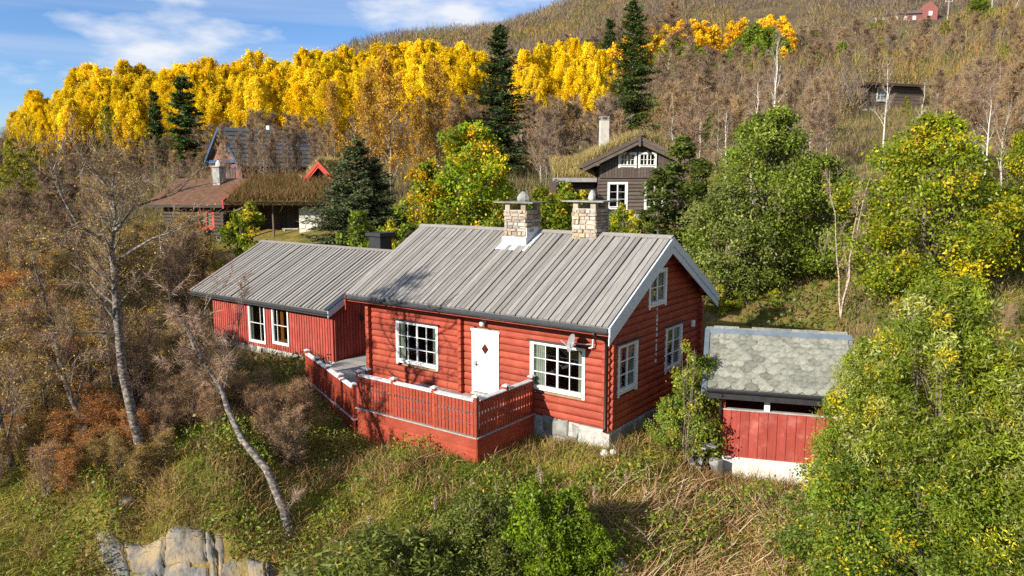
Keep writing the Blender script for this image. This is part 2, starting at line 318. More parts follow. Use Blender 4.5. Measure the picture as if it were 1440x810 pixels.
def log_wall(parent, fr, s0, s1, z0, h, nlog, ops, mat, lim=None, name='log', dep=.048):
    """stacked logs; lim(z) gives the allowed span at that height (gables)"""
    rj = np.random.default_rng(int(nlog*7+s1*10)); jz = rj.uniform(-.016, .016, nlog+1); jz[0] = 0
    for k in range(nlog):
        za = z0+k*h+jz[k]; zb = z0+(k+1)*h+jz[k+1]; dep_ = dep*(1+.25*(jz[k]/.016)*.5)
        prof = [(-.10, za), (dep_*.2, za), (dep_*.95, za+.04), (dep_*1.2, za+h*.4), (dep_*1.0, za+h*.72), (dep_*.45, zb-.003), (-.10, zb-.003)]
        cuts = [(o[0], o[1]) for o in ops if o[2] < zb-.03 and o[3] > za+.03]
        for a, b in spans(s0, s1, cuts):
            A, B = [], []
            for q, z in prof:
                aa, bb = a, b
                if lim: l0, l1 = lim(z); aa = max(a, l0); bb = min(b, l1)
                if bb < aa+.002: bb = aa = (aa+bb)/2
                A.append(fr.p(aa, q, z)); B.append(fr.p(bb, q, z))
            if (A[3]-B[3]).length < .03 and (A[0]-B[0]).length < .03: continue
            MB().prism(A, B).build(name, mat, parent)
def lining(parent, fr, s0, s1, z0, z1, ops, mat, n0=-.16, n1=-.105, name='inner_wall', lim=None):
    mb = MB(); zs = sorted({z0, z1, *[o[2] for o in ops if z0 < o[2] < z1], *[o[3] for o in ops if z0 < o[3] < z1]})
    for za, zb in zip(zs[:-1], zs[1:]):
        for a, b in spans(s0, s1, [(o[0], o[1]) for o in ops if o[2] < zb-.01 and o[3] > za+.01]):
            fr.box(mb, a, b, n0, n1, za, zb)
    return mb.build(name, mat, parent)
def window(parent, fr, s0, s1, z0, z1, cols, rows, casing=WHITE, cw=.095, colw=None, groups=None, curtain=None, drip=True, proud=.07, ears=True, label=None):
    """the casing is the window itself; its pieces hang under it"""
    m = MB(); e = .06 if ears else 0
    fr.box(m, s0, s0+cw, .0, proud, z0-e, z1); fr.box(m, s1-cw, s1, .0, proud, z0-e, z1)
    fr.box(m, s0+cw, s1-cw, .0, proud-.004, z1-cw, z1); fr.box(m, s0+cw, s1-cw, .0, proud-.004, z0, z0+cw*1.15)
    wdw = m.build('window', casing, parent)
    if label: wdw['label'] = label
    if drip: fr.box(MB(), s0-.08, s1+.08, .0, proud+.10, z1+.004, z1+.04).build('drip_board', GUTTER, wdw)
    a0, a1, b0, b1 = s0+cw, s1-cw, z0+cw*1.15, z1-cw
    fr.box(MB(), s0+cw+.01, s1-cw-.01, proud-.01, proud+.05, z0+cw*.9, z0+cw*1.15+.02).build('sill', casing, wdw)
    fw = .026; m = MB()            # sash frame
    fr.box(m, a0, a0+fw, -.03, proud-.03, b0, b1); fr.box(m, a1-fw, a1, -.03, proud-.03, b0, b1)
    fr.box(m, a0+fw, a1-fw, -.03, proud-.033, b1-fw, b1); fr.box(m, a0+fw, a1-fw, -.03, proud-.033, b0, b0+fw)
    m.build('sash', casing, wdw)
    a0 += fw; a1 -= fw; b0 += fw; b1 -= fw
    edges = [a0+(a1-a0)*x for x in (colw or [k/cols for k in range(cols+1)])]
    zed = [b0+(b1-b0)*k/rows for k in range(rows+1)]
    thick = [(.07 if groups and k % groups == 0 else .024) for k in range(cols+1)]
    for k in range(1, cols):
        t = thick[k]; fr.box(MB(), edges[k]-t/2, edges[k]+t/2, -.02, proud-.034, b0, b1).build('mullion' if t > .05 else 'muntin', casing, wdw)
    for r in range(1, rows):
        for c in range(cols):
            l = edges[c]+(thick[c]/2 if c else 0); rr = edges[c+1]-(thick[c+1]/2 if c+1 < cols else 0)
            fr.box(MB(), l, rr, -.018, proud-.037, zed[r]-.012, zed[r]+.012).build('muntin', casing, wdw)
    for r in range(rows):
        for c in range(cols):
            fr.box(MB(), edges[c]+.004, edges[c+1]-.004, -.008, 0, zed[r]+.004, zed[r+1]-.004).build('pane', GLASS, wdw)
    if curtain:
        for (c0, c1, mat) in curtain:
            x0 = a0+(a1-a0)*c0; x1 = a0+(a1-a0)*c1; nn = 14; A = []; B = []
            for k in range(nn):
                s_ = x0+(x1-x0)*k/(nn-1); o_ = -.06+.018*math.sin(k*2.1); A.append((s_, o_))
            vs = [fr.p(s_, o_, b0-.05) for s_, o_ in A]+[fr.p(s_, o_, b1+.05) for s_, o_ in A]
            mk('curtain', vs, [(k, k+1, nn+k+1, nn+k) for k in range(nn-1)], mat, wdw)
    return wdw
def stone_face(parent, fr, s0, s1, z0, z1, mat, seed, rowh=(.22, .4), w=(.3, .75), name='stone', n0=-.05, n1=.05, mortar=None, irregular=.04):
    rg = np.random.default_rng(seed); z = z0
    if mortar: fr.box(MB(), s0, s1, n0-.12, n0+.03, z0, z1).build('mortar_bed', mortar, parent)
    while z < z1-.05:
        hh = min(rg.uniform(*rowh), z1-z)
        if z1-z-hh < rowh[0]*.5: hh = z1-z
        s = s0
        while s < s1-.02:
            ww = min(rg.uniform(*w), s1-s)
            if s1-s-ww < w[0]*.5: ww = s1-s
            j = lambda: rg.uniform(-irregular, irregular)*.5
            g = .02 if rowh[0] > .2 else .01; pr = n1+rg.uniform(-.03, .03)
            a, b, c, d = (s+g+j(), z+g+j()), (s+ww-g+j(), z+g+j()), (s+ww-g+j(), z+hh-g+j()), (s+g+j(), z+hh-g+j())
            cx = (a[0]+c[0])/2; cz = (a[1]+c[1])/2; ins = lambda q, k=.86: (cx+(q[0]-cx)*k, cz+(q[1]-cz)*k)
            mb = MB(); b0_ = len(mb.v)
            ringA = [fr.p(q[0], n0-.05, q[1]) for q in (a, b, c, d)]; ringB = [fr.p(q[0], pr-.03, q[1]) for q in (a, b, c, d)]; ringC = [fr.p(*(ins(q)[0],), pr, ins(q)[1]) for q in (a, b, c, d)]
            mb.v = [tuple(q) for q in ringA+ringB+ringC]
            for k in range(4):
                k2 = (k+1) % 4; mb.f += [(k, k2, 4+k2, 4+k), (4+k, 4+k2, 8+k2, 8+k)]
            mb.f.append((8, 9, 10, 11)); mb.build(name, mat, parent); s += ww
        z += hh
def board_roof(parent, x0, x1, yb, zb, yr, zr, pitch, over, mats=(ROOFB, ROOFU), th=.03, seed=1, sgn=1):
    """boards running down the slope from the ridge (yr, zr) to the eave (yb, zb)"""
    rg = np.random.default_rng(seed)
    Ls = math.hypot(yr-yb, zr-zb); ang = math.atan2(zr-zb, abs(yr-yb)); nb = int(round((x1-x0)/pitch)); pitch = (x1-x0)/nb
    def board(wd, ln, nm, mat):
        m = MB(); a = wd/2; m.prism([(-a, 0, 0), (a, 0, 0), (a, 0, th), (a*.9, 0, th+.004), (-a*.9, 0, th+.004), (-a, 0, th)], [(-a, ln, 0), (a, ln, 0), (a, ln, th), (a*.9, ln, th+.004), (-a*.9, ln, th+.004), (-a, ln, th)])
        o = m.build(nm, mat, parent); return o
    ob = board(over, Ls+.05, 'roof_board', mats[0]); ub = board(pitch-.012, Ls, 'under_board', mats[1])
    rz = 0 if yr > yb else math.pi
    for k in range(nb):
        x = x0+pitch*(k+.5)
        u = ub if k == 0 else inst('under_board', ub, parent)
        u.location = (x, yb, zb); u.rotation_euler = (ang, 0, rz)
        v = ob if k == 0 else inst('roof_board', ob, parent)
        dd = rg.uniform(-.03, .03)
        v.location = (x+pitch/2*0, yb-sgn*.02+dd*sgn, zb+th+.012+rg.uniform(0, .008)); v.rotation_euler = (ang, rg.uniform(-.012, .012), rz)
def gable_lim(w, zeave, slope, apex, drop=0):
    def f(z):
        t = max(0, (z-(zeave-drop))/slope); return (t, w-t)
    return f

# ---------------------------------------------------------------- the red log cabin
RZ = YAW-math.pi/2
HL, HW, ZE, ZR, SL = 10.29, 6.66, 3.27, 5.60, .57
cabin = thing('log_cabin', 'red log cabin with grey board roof and two stone chimneys in the centre', 'cabin', (0, 0, 0), RZ)
front = Frame((-HL, 0, 0), (1, 0, 0), (0, -1, 0)); fs = lambda a: HL-a          # a: metres left of the front right corner
gab = Frame((0, 0, 0), (0, 1, 0), (1, 0, 0)); back = Frame((0, HW, 0), (-1, 0, 0), (0, 1, 0)); lft = Frame((-HL, HW, 0), (0, -1, 0), (-1, 0, 0))
HLOG = .235
o_f = [(fs(2.85), fs(.82), .84, 2.41), (fs(8.82), fs(6.77), .84, 2.41), (fs(5.23), fs(4.09), .3, 2.45)]
inset = lambda ops, q=.05: [(o[0]+q, o[1]-q, o[2]+q, o[3]-q) for o in ops]
log_wall(cabin, front, -.14, HL+.14, 0, HLOG, 13, inset(o_f), RED)
roofz = lambda b: ZE-.1+SL*(b+.76)                                              # underside of the roof at depth b
glim = lambda z: ((max(-.14, (z-ZE+.12)/SL-.76)), min(HW+.14, HW+.76-(z-ZE+.12)/SL))
o_g = [(.39, 1.70, .95, 2.53), (3.74, 5.09, .98, 2.54), (2.38, 3.70, 3.38, 4.58)]
log_wall(cabin, gab, -.14, HW+.14, -.08, HLOG, 23, inset(o_g), RED, lim=glim)
log_wall(cabin, back, -.14, HL+.14, 0, HLOG, 13, [], RED)
log_wall(cabin, lft, -.14, HW+.14, -.08, HLOG, 23, [], RED, lim=lambda z: (HW-glim(z)[1], HW-glim(z)[0]))
lining(cabin, front, .1, HL-.1, 0, 3.05, inset(o_f), INSIDE); lining(cabin, gab, .17, HW-.17, 0, 3.0, inset(o_g[:2]), INSIDE)
lining(cabin, back, .1, HL-.1, 0, 3.05, [], INSIDE); lining(cabin, lft, .17, HW-.17, 0, 3.0, [], INSIDE)
MB().box(-HL+.2, -.2, .2, HW-.2, -.05, .2).build('floor_slab', INSIDE, cabin)
MB().box(-HL+.2, -.2, .2, HW-.2, 3.06, 3.12).build('ceiling_panel', INSIDE, cabin)
# log ends: corner columns and the inner cross wall
le = MB().prism([(-.07, 0, .0), (.07, 0, .0), (.085, 0, .03), (.09, 0, .115), (.085, 0, .2), (.07, 0, .229), (-.07, 0, .229), (-.085, 0, .2), (-.09, 0, .115), (-.085, 0, .03)],
                [(-.06, -.17, .01), (.06, -.17, .01), (.075, -.17, .04), (.08, -.17, .115), (.075, -.17, .19), (.06, -.17, .215), (-.06, -.17, .215), (-.075, -.17, .19), (-.08, -.17, .115), (-.075, -.17, .04)])
le0 = None
for x in (-5.70, -.09, -HL+.09):
    for k in range(12 if x == -5.70 else 13):
        z = .03+k*HLOG+(.06 if x != -5.70 else 0)
        if le0 is None: le0 = le.build('log_end', RED, cabin)
        o = le0 if k == 0 and x == -5.70 else inst('log_end', le0, cabin)
        o.location = (x, -.02, z)
for y in (HW-.09,):
    for k in range(13): inst('log_end', le0, cabin, (.02, y, .03+k*HLOG), (0, 0, math.pi/2))
window(cabin, front, fs(2.85), fs(.82), .84, 2.41, 4, 3, groups=2, curtain=[(0, .2, CURTAIN), (.9, 1, CURTAIN)], label='wide white twelve pane window right of the door')
window(cabin, front, fs(8.82), fs(6.77), .84, 2.41, 4, 3, groups=2, curtain=[(0, .14, CURTAIN), (.88, 1, CURTAIN)], label='wide white twelve pane window left of the door')
window(cabin, gab, .39, 1.70, .95, 2.53, 2, 3, groups=1, cw=.12, curtain=[(0, .3, CURTAIN), (.75, 1, CURTAIN)])
window(cabin, gab, 3.74, 5.09, .98, 2.54, 2, 3, groups=1, cw=.12, curtain=[(0, .3, CURTAIN), (.75, 1, CURTAIN)])
window(cabin, gab, 2.38, 3.70, 3.38, 4.58, 2, 2, groups=1, cw=.12, curtain=[(0, .4, CURTAIN), (.6, 1, CURTAIN)], drip=False)
# door
m = MB(); d0, d1 = fs(5.23), fs(4.09)
front.box(m, d0, d0+.1, 0, .085, .33, 2.45); front.box(m, d1-.1, d1, 0, .085, .33, 2.45); front.box(m, d0-.04, d1+.04, 0, .10, 2.45, 2.52); m.build('door_casing', WHITE, cabin)
door = front.box(MB(), d0+.1, d1-.1, 0, .05, .36, 2.448).build('door', WHITE, cabin)
cxd = (d0+d1)/2-.02; q = lambda r, n_: [front.p(cxd+r, n_, 1.86), front.p(cxd, n_, 1.86+r*1.25), front.p(cxd-r, n_, 1.86), front.p(cxd, n_, 1.86-r*1.25)]
MB().prism(q(.15, .04), q(.15, .056)).build('diamond_pane', surf('dark_red_glass', (.10, .02, .018), rough=.15, spec=.6, bump=0), door)
m = MB(); front.box(m, d0+.14, d0+.19, .05, .06, 1.22, 1.42); front.box(m, d0+.15, d0+.27, .075, .095, 1.28, 1.31); front.box(m, d0+.155, d0+.175, .058, .08, 1.28, 1.31); m.build('door_handle', BLACK, door)
for z in (.6, 1.35, 2.15): front.box(MB(), d1-.13, d1-.105, .05, .075, z, z+.12).build('hinge', LEAD, door)
front.box(MB(), d0, d1, 0, .16, .27, .33).build('threshold', GREYW, cabin)
# foundation
stone_face(cabin, front, fs(2.95), fs(1.0), -.95, -.02, STONE, 3, rowh=(.42, .5), w=(.3, .62), n0=-.02, n1=.055, mortar=MORTAR, irregular=.2)
front.box(MB(), fs(1.02), fs(-.05), -.12, .06, -1.0, -.02).build('concrete_corner', MORTAR, cabin)
stone_face(cabin, gab, .02, HW, -1.0, -.09, STONE, 4, rowh=(.4, .5), w=(.5, .9), n0=-.0, n1=.09, mortar=MORTAR, irregular=.12)
MB().box(-HL, -2.95, .04, .25, -1.0, -.02).box(-HL, 0, HW-.2, HW, -1, -.02).box(-HL, -HL+.2, .25, HW-.2, -1, -.1).build('footing', MORTAR, cabin)
# roof: front slope, back slope, trims
X0, X1 = -10.62, .38; YF, YBK = -.78, HW+.78
board_roof(cabin, X0, X1-.02, YF, ZE-.03, HW/2, ZR-.06, .2035, .170, seed=2)
board_roof(cabin, X0, X1-.02, YBK, ZE-.03, HW/2, ZR-.06, .2035, .170, seed=3, sgn=-1)
MB().prism([(X0+.02, YF+.03, ZE-.12), (X0+.02, HW/2, ZR-.15), (X0+.02, YBK-.03, ZE-.12), (X0+.02, YBK-.03, ZE-.04), (X0+.02, HW/2, ZR-.075), (X0+.02, YF+.03, ZE-.04)],
           [(X1-.03, YF+.03, ZE-.12), (X1-.03, HW/2, ZR-.15), (X1-.03, YBK-.03, ZE-.12), (X1-.03, YBK-.03, ZE-.04), (X1-.03, HW/2, ZR-.075), (X1-.03, YF+.03, ZE-.04)]).build('roof_deck', RED_DARK, cabin)
for sg in (-1, 1):
    MB().bar((X0-.02, HW/2+sg*.085, ZR+.015), (X1+.03, HW/2+sg*.085, ZR+.015), .18, .028, up=(0, sg*.5, .87)).build('ridge_board', ROOFB, cabin)
def barge(parent, x, xs, y0, z0, y1, z1, mat, w=.24, seg=2, lift=.05):
    d = Vector((0, y1-y0, z1-z0)).normalized()
    for k in range(seg):
        zz = -k*w*1.02+lift; t = .03+.022*(seg-1-k)
        mb = MB(); x0_, x1_ = (x, x+xs*t)
        ext = .0
        pa = [(y0, z0+zz), (y1, z1+zz), (y1, z1+zz-w*1.16), (y0+(.0), z0+zz-w*1.16)]
        mb.prism([(x0_, *p_) for p_ in pa], [(x1_, *p_) for p_ in pa]).build('barge_board', mat, parent)
for (xx, xs, mt) in ((X1, 1, GREYBLUE), (X0, -1, RED)):
    lf_ = .05 if xs > 0 else -.03; barge(cabin, xx, xs, YF-.04, ZE-.03, HW/2, ZR-.04, mt, lift=lf_); barge(cabin, xx, xs, YBK+.04, ZE-.03, HW/2, ZR-.04, mt, lift=lf_)
for y in (.0, 1.15, 2.3, HW-2.3, HW-1.15, HW): MB().box(-.02, X1-.03, y-.08, y+.08, roofz(min(y, HW-y))-.22, roofz(min(y, HW-y))-.03).build('purlin', RED, cabin)
MB().box(X0+.04, X1-.04, YF+.02, YF+.05, ZE-.25, ZE-.06).build('fascia', RED, cabin)
MB().box(X0+.04, X1-.04, YF+.05, -.07, ZE-.23, ZE-.2).build('soffit', RED, cabin)
def gutter(parent, x0, x1, y, z, r=.075, mat=GUTTER):
    n_ = 9; ring = []
    for k in range(n_): t = math.pi*(1+k/(n_-1)); ring.append((y+r*math.cos(t), z+r*math.sin(t)))
    inner = [(y+(r-.008)*math.cos(math.pi*(2-k/(n_-1))), z+(r-.008)*math.sin(math.pi*(2-k/(n_-1)))) for k in range(n_)]
    pr = ring+inner
    return MB().prism([(x0, *p_) for p_ in pr], [(x1, *p_) for p_ in pr]).build('gutter', mat, parent)
g = gutter(cabin, X0+.02, X1-.02, YF-.075, ZE-.075, .10)
MB().box(X0+.05, X1-.05, YF-.02, YF+.015, ZE-.17, ZE-.02).build('eave_trim', GUTTER, cabin)
MB().tube([(-.1, YF-.07, ZE-.17), (-.08, YF-.03, ZE-.27), (-.04, -.26, ZE-.5), (-.03, -.2, ZE-.6), (-.03, -.2, .1), (-.03, -.26, -.02)], .042, 10).build('downpipe', PIPE, cabin, True)
# wall fittings
m = MB(); m.tube([(-4.69, -.06, 2.80), (-4.69, -.1, 2.80)], .07, 12); m.tube([(-4.69, -.1, 2.80), (-4.69, -.2, 2.83)], .025, 8); m.tube([(-4.69, -.2, 2.84), (-4.69, -.2, 2.76), (-4.69, -.2, 2.66)], [.05, .09, .075], 12)
m.build('wall_lamp', WHITE, cabin, True)
m = MB(); c = Vector((-.98, -.5, 2.62)); ax = Vector((-.62, -.74, .28)).normalized(); xx = ax.cross(Vector((0, 0, 1))).normalized(); yy = ax.cross(xx); rings = []
for r_, dpt in ((.005, 0), (.12, .012), (.22, .04), (.29, .075)): rings.append([c+ax*dpt+(xx*math.cos(t)+yy*math.sin(t))*r_ for t in np.linspace(0, 2*math.pi, 20, endpoint=False)])
vs = [tuple(p_) for r_ in rings for p_ in r_]; fsx = [(a*20+k, a*20+(k+1) % 20, (a+1)*20+(k+1) % 20, (a+1)*20+k) for a in range(3) for k in range(20)]
dish = mk('satellite_dish', vs, fsx, surf('grey_dish_metal', (.32, .32, .33), rough=.4, bump=0), cabin, smooth=True)
MB().tube([c+ax*.02, c+Vector((.25, .25, -.05)), Vector((-.62, -.06, 2.55))], .02, 8).tube([c+Vector((0, 0, -.25)), c+ax*.4], .012, 6).build('dish_arm', WHITE, dish)
MB().tube([(-.5, -.07, 2.72), (-.5, -.16, 2.72), (-.5, -.18, 2.5), (-.62, -.18, 2.46)], .025, 8).build('cable_conduit', WHITE, cabin, True)
gab.box(MB(), 5.84, 6.02, .06, .14, 2.24, 2.46).build('vent_box', WHITE, cabin)
for k in range(11):
    zz = 3.28-.17*k+.03*math.sin(k*5); gab.box(MB(), 2.98+.03*math.sin(k*3.1), 3.05+.03*math.sin(k*3.1)+.03*((k*7) % 3)/2, .03, .062, zz-.05-.02*((k*5) % 3), zz+.03).build('paint_fleck', WHITE_WORN, cabin)
# chimneys
def chimney(x, y, wx, wy, z0, z1, zc, capx, capy, seed, top):
    core = MB().box(x-wx/2+.05, x+wx/2-.05, y-wy/2+.05, y+wy/2-.05, z0, z1-.02).build('chimney', MORTAR, cabin)
    for fr_, wd in ((Frame((x-wx/2, y-wy/2, 0), (1, 0, 0), (0, -1, 0)), wx), (Frame((x+wx/2, y-wy/2, 0), (0, 1, 0), (1, 0, 0)), wy), (Frame((x+wx/2, y+wy/2, 0), (-1, 0, 0), (0, 1, 0)), wx), (Frame((x-wx/2, y+wy/2, 0), (0, -1, 0), (-1, 0, 0)), wy)):
        stone_face(core, fr_, 0, wd, z0+.0, z1, CHST, seed, rowh=(.08, .17), w=(.14, .36), n0=-.04, n1=.01, irregular=.02); seed += 1
    for sx in (-1, 1):
        for sy in (-1, 1): MB().box(x+sx*(wx/2-.13)-.1, x+sx*(wx/2-.13)+.1, y+sy*(wy/2-.12)-.09, y+sy*(wy/2-.12)+.09, z1-.01, zc).build('cap_pillar', CHST, core)
    MB().box(x-wx/2+.02, x+wx/2-.02, y-wy/2+.02, y+wy/2-.02, z1-.03, z1+.015).build('crown_slab', MORTAR, core)
    MB().box(x-capx/2, x+capx/2, y-capy/2, y+capy/2, zc, zc+.045).build('cap_slab', SLATE, core)
    rg = np.random.default_rng(seed); rings = []; hh, rx, ry = top
    for t, s_ in ((0, .85), (.2, 1), (.5, .92), (.8, .6), (1, .22)): rings.append([(x+.05+s_*rx*math.cos(a)*(1+rg.uniform(-.12, .12)), y+s_*ry*math.sin(a)*(1+rg.uniform(-.12, .12)), zc+.045+hh*t) for a in np.linspace(0, 2*math.pi, 8, endpoint=False)])
    mb = MB()
    for r0, r1 in zip(rings[:-1], rings[1:]):
        b = len(mb.v); mb.v += r0+r1; mb.f += [(b+k, b+(k+1) % 8, b+8+(k+1) % 8, b+8+k) for k in range(8)]
    b = len(mb.v); mb.v += rings[-1]; mb.f.append(tuple(b+k for k in range(8)))
    mb.build('cap_stone', STONE, core)
    return core
ch = chimney(-5.3, 2.95, .95, .95, 4.85, 6.36, 6.62, 1.72, 1.2, 11, (.36, .27, .2)); ch['label'] = 'stone chimney through the front slope with rounded stone on its slab'
chimney(-2.75, 3.45, .95, .95, 5.2, 6.45, 6.69, 1.65, 1.2, 31, (.36, .14, .14))
fl = MB(); sl = lambda y: ZE-.03+(y+.78)*((ZR-.03-ZE)/(HW/2+.78))+.085
for (xa, xb, ya, yb) in ((-5.95, -4.65, 2.18, 2.46), (-4.82, -4.6, 2.46, 3.3), (-6.0, -5.78, 2.46, 3.3)):
    fl.hexa([(xa, ya, sl(ya)-.02), (xb, ya, sl(ya)-.02), (xb, yb, sl(yb)-.02), (xa, yb, sl(yb)-.02), (xa, ya, sl(ya)+.01), (xb, ya, sl(ya)+.01), (xb, yb, sl(yb)+.01), (xa, yb, sl(yb)+.01)])
fl.box(-5.83, -4.77, 2.42, 2.5, 5.0, 5.42).box(-4.84, -4.79, 2.5, 3.3, 5.1, 5.75)
fl.build('lead_flashing', LEAD, cabin)

# ---------------------------------------------------------------- annex with vertical boards
annex = thing('annex', 'low red annex with vertical boards and grey roof left of the cabin', 'cabin', (0, 0, 0), RZ)
AX0, AX1, AY0, AY1, AZ0, AZ1 = -23.0, -14.13, 1.54, 8.86, -.22, 1.95
af = Frame((AX0, AY0, 0), (1, 0, 0), (0, -1, 0)); asd = Frame((AX1, AY0, 0), (0, 1, 0), (1, 0, 0)); afs = lambda a: -AX0-a
o_a = [(afs(20.06), afs(18.8), -.1, 1.76), (afs(18.28), afs(17.09), .02, 1.78)]
ARS = .5; AEY, AEZ = .95, 2.02; ARY = 5.2; ARZ = AEZ+ARS*(ARY-AEY)
def vboards(parent, fr, s0, s1, z0, ztop, pitch, wd, ops, mat, seed, n=.03, name='wall_board', base=.0):
    rg = np.random.default_rng(seed); k = int(round((s1-s0)/pitch)); pitch = (s1-s0)/k
    for i_ in range(k):
        a = s0+pitch*i_+(pitch-wd)/2; b = a+wd; pr = n+rg.uniform(-.003, .004)
        cuts = [(o[2], o[3]) for o in ops if o[0] < b-.01 and o[1] > a+.01]
        for za, zb in spans(z0+rg.uniform(-.012, .012), 99, cuts):
            ta, tb = (ztop(a), ztop(b)) if zb > 50 else (zb, zb)
            if ta < za+.02: continue
            MB().hexa([fr.p(a, pr, za), fr.p(b, pr, za), fr.p(b, base, za), fr.p(a, base, za), fr.p(a, pr, ta), fr.p(b, pr, tb), fr.p(b, base, tb), fr.p(a, base, ta)]).build(name, mat, parent)
vboards(annex, af, 0, AX1-AX0, AZ0-.04, lambda s: AZ1+.1, .171, .118, inset(o_a, .03), RED_OLD, 5)
vboards(annex, asd, .03, 4.6, AZ0-.02, lambda s: AZ1+.05+ARS*s, .171, .118, [], RED_OLD, 6)
lining(annex, af, 0.02, AX1-AX0-.02, AZ0, AZ1+.1, inset(o_a, .03), RED_OLD, n0=-.12, n1=.004, name='wall_panel')
asd.box(MB(), 0.1, 7.2, -.1, .004, AZ0, AZ1).build('side_wall', RED_OLD, annex)
MB().prism([(AX1-.1, AY0+.1, AZ1), (AX1-.1, AY1, AZ1), (AX1-.1, ARY, ARZ-.15)], [(AX1+.004, AY0+.1, AZ1), (AX1+.004, AY1, AZ1), (AX1+.004, ARY, ARZ-.15)]).build('gable_wall', RED_OLD, annex)
MB().box(AX0, AX0+.1, AY0+.13, AY1, AZ0, AZ1).box(AX0+.1, AX1-.1, AY1-.1, AY1, AZ0, AZ1).build('rear_wall', RED_OLD, annex)
MB().box(AX0+.1, AX1-.1, AY0+.13, AY1-.1, AZ0-.1, AZ0+.02).build('floor_slab', INSIDE, annex)
MB().box(AX0+.1, AX1-.1, 5.0, 5.06, AZ0+.03, AZ1).build('inner_wall', INSIDE, annex)
window(annex, af, afs(20.06), afs(18.8), -.1, 1.76, 2, 2, cw=.075, colw=[0, .74, 1], curtain=[(.0, .12, CURTAIN)], drip=False, ears=False)
window(annex, af, afs(18.28), afs(17.09), .02, 1.78, 2, 2, cw=.075, colw=[0, .26, 1], curtain=[(.38, .62, ORANGE)], drip=False, ears=False, label='white annex window with orange curtain')
stone_face(annex, af, -.05, AX1-AX0, -.95, AZ0-.05, STONE, 17, rowh=(.3, .4), w=(.3, .6), n0=-.03, n1=.0, mortar=MORTAR, irregular=.1)
AXa, AXb = -24.0, -13.72
board_roof(annex, AXa, AXb, AEY, AEZ, ARY, ARZ, .25, .165, seed=8)
board_roof(annex, AXa, AXb, 2*ARY-AEY, AEZ, ARY, ARZ, .25, .165, seed=9, sgn=-1)
MB().prism([(AXa+.02, AEY+.03, AEZ-.08), (AXa+.02, ARY, ARZ-.08), (AXa+.02, 2*ARY-AEY-.03, AEZ-.08), (AXa+.02, 2*ARY-AEY-.03, AEZ-.005), (AXa+.02, ARY, ARZ-.005), (AXa+.02, AEY+.03, AEZ-.005)],
           [(AXb-.02, AEY+.03, AEZ-.08), (AXb-.02, ARY, ARZ-.08), (AXb-.02, 2*ARY-AEY-.03, AEZ-.08), (AXb-.02, 2*ARY-AEY-.03, AEZ-.005), (AXb-.02, ARY, ARZ-.005), (AXb-.02, AEY+.03, AEZ-.005)]).build('roof_deck', RED_DARK, annex)
for sg in (-1, 1): MB().bar((AXa-.02, ARY+sg*.08, ARZ+.075), (AXb+.03, ARY+sg*.08, ARZ+.075), .17, .026, up=(0, sg*.45, .89)).build('ridge_board', ROOFB, annex)
barge(annex, AXb, 1, AEY-.04, AEZ+.02, ARY, ARZ+.02, GREYBLUE, w=.26, seg=1, lift=.03); barge(annex, AXb, 1, 2*ARY-AEY+.04, AEZ+.02, ARY, ARZ+.02, GREYBLUE, w=.2, seg=1)
barge(annex, AXa, -1, AEY-.04, AEZ+.02, ARY, ARZ+.02, RED_OLD, w=.2, seg=1)
NAVY = surf('dark_blue_verge_metal', (.022, .032, .05), (.016, .022, .036), rough=.5, spec=.5, bump=0)
MB().prism([(AXb-.22, AEY-.06, AEZ+.06), (AXb+.04, AEY-.06, AEZ+.06), (AXb+.04, AEY-.06, AEZ+.09), (AXb-.22, AEY-.06, AEZ+.09)], [(AXb-.22, ARY, ARZ+.07), (AXb+.04, ARY, ARZ+.07), (AXb+.04, ARY, ARZ+.1), (AXb-.22, ARY, ARZ+.1)]).build('verge_flashing', NAVY, annex)
gutter(annex, AXa, AXb, AEY-.07, AEZ-.03, .085); MB().box(AXa+.03, AXb-.03, AEY-.01, AEY+.02, AEZ-.2, AEZ-.01).build('fascia', GUTTER, annex)
bx_, by_ = -15.55, 5.75
MB().box(bx_-.38, bx_+.38, by_-.38, by_+.38, 3.6, 4.82).build('chimney', BLACK, annex)
MB().box(bx_-.5, bx_+.5, by_-.5, by_+.5, 4.82, 4.98).build('chimney_cap', BLACK, annex)
m = MB().tube([(AX1+.03, 3.0, 1.62), (AX1+.16, 3.0, 1.68), (AX1+.16, 3.0, 1.6)], .018, 6).tube([(AX1+.16, 3.0, 1.6), (AX1+.16, 3.0, 1.55), (AX1+.16, 3.0, 1.36), (AX1+.16, 3.0, 1.32)], [.03, .09, .08, .03], 6); m.build('lantern', BLACK, annex)

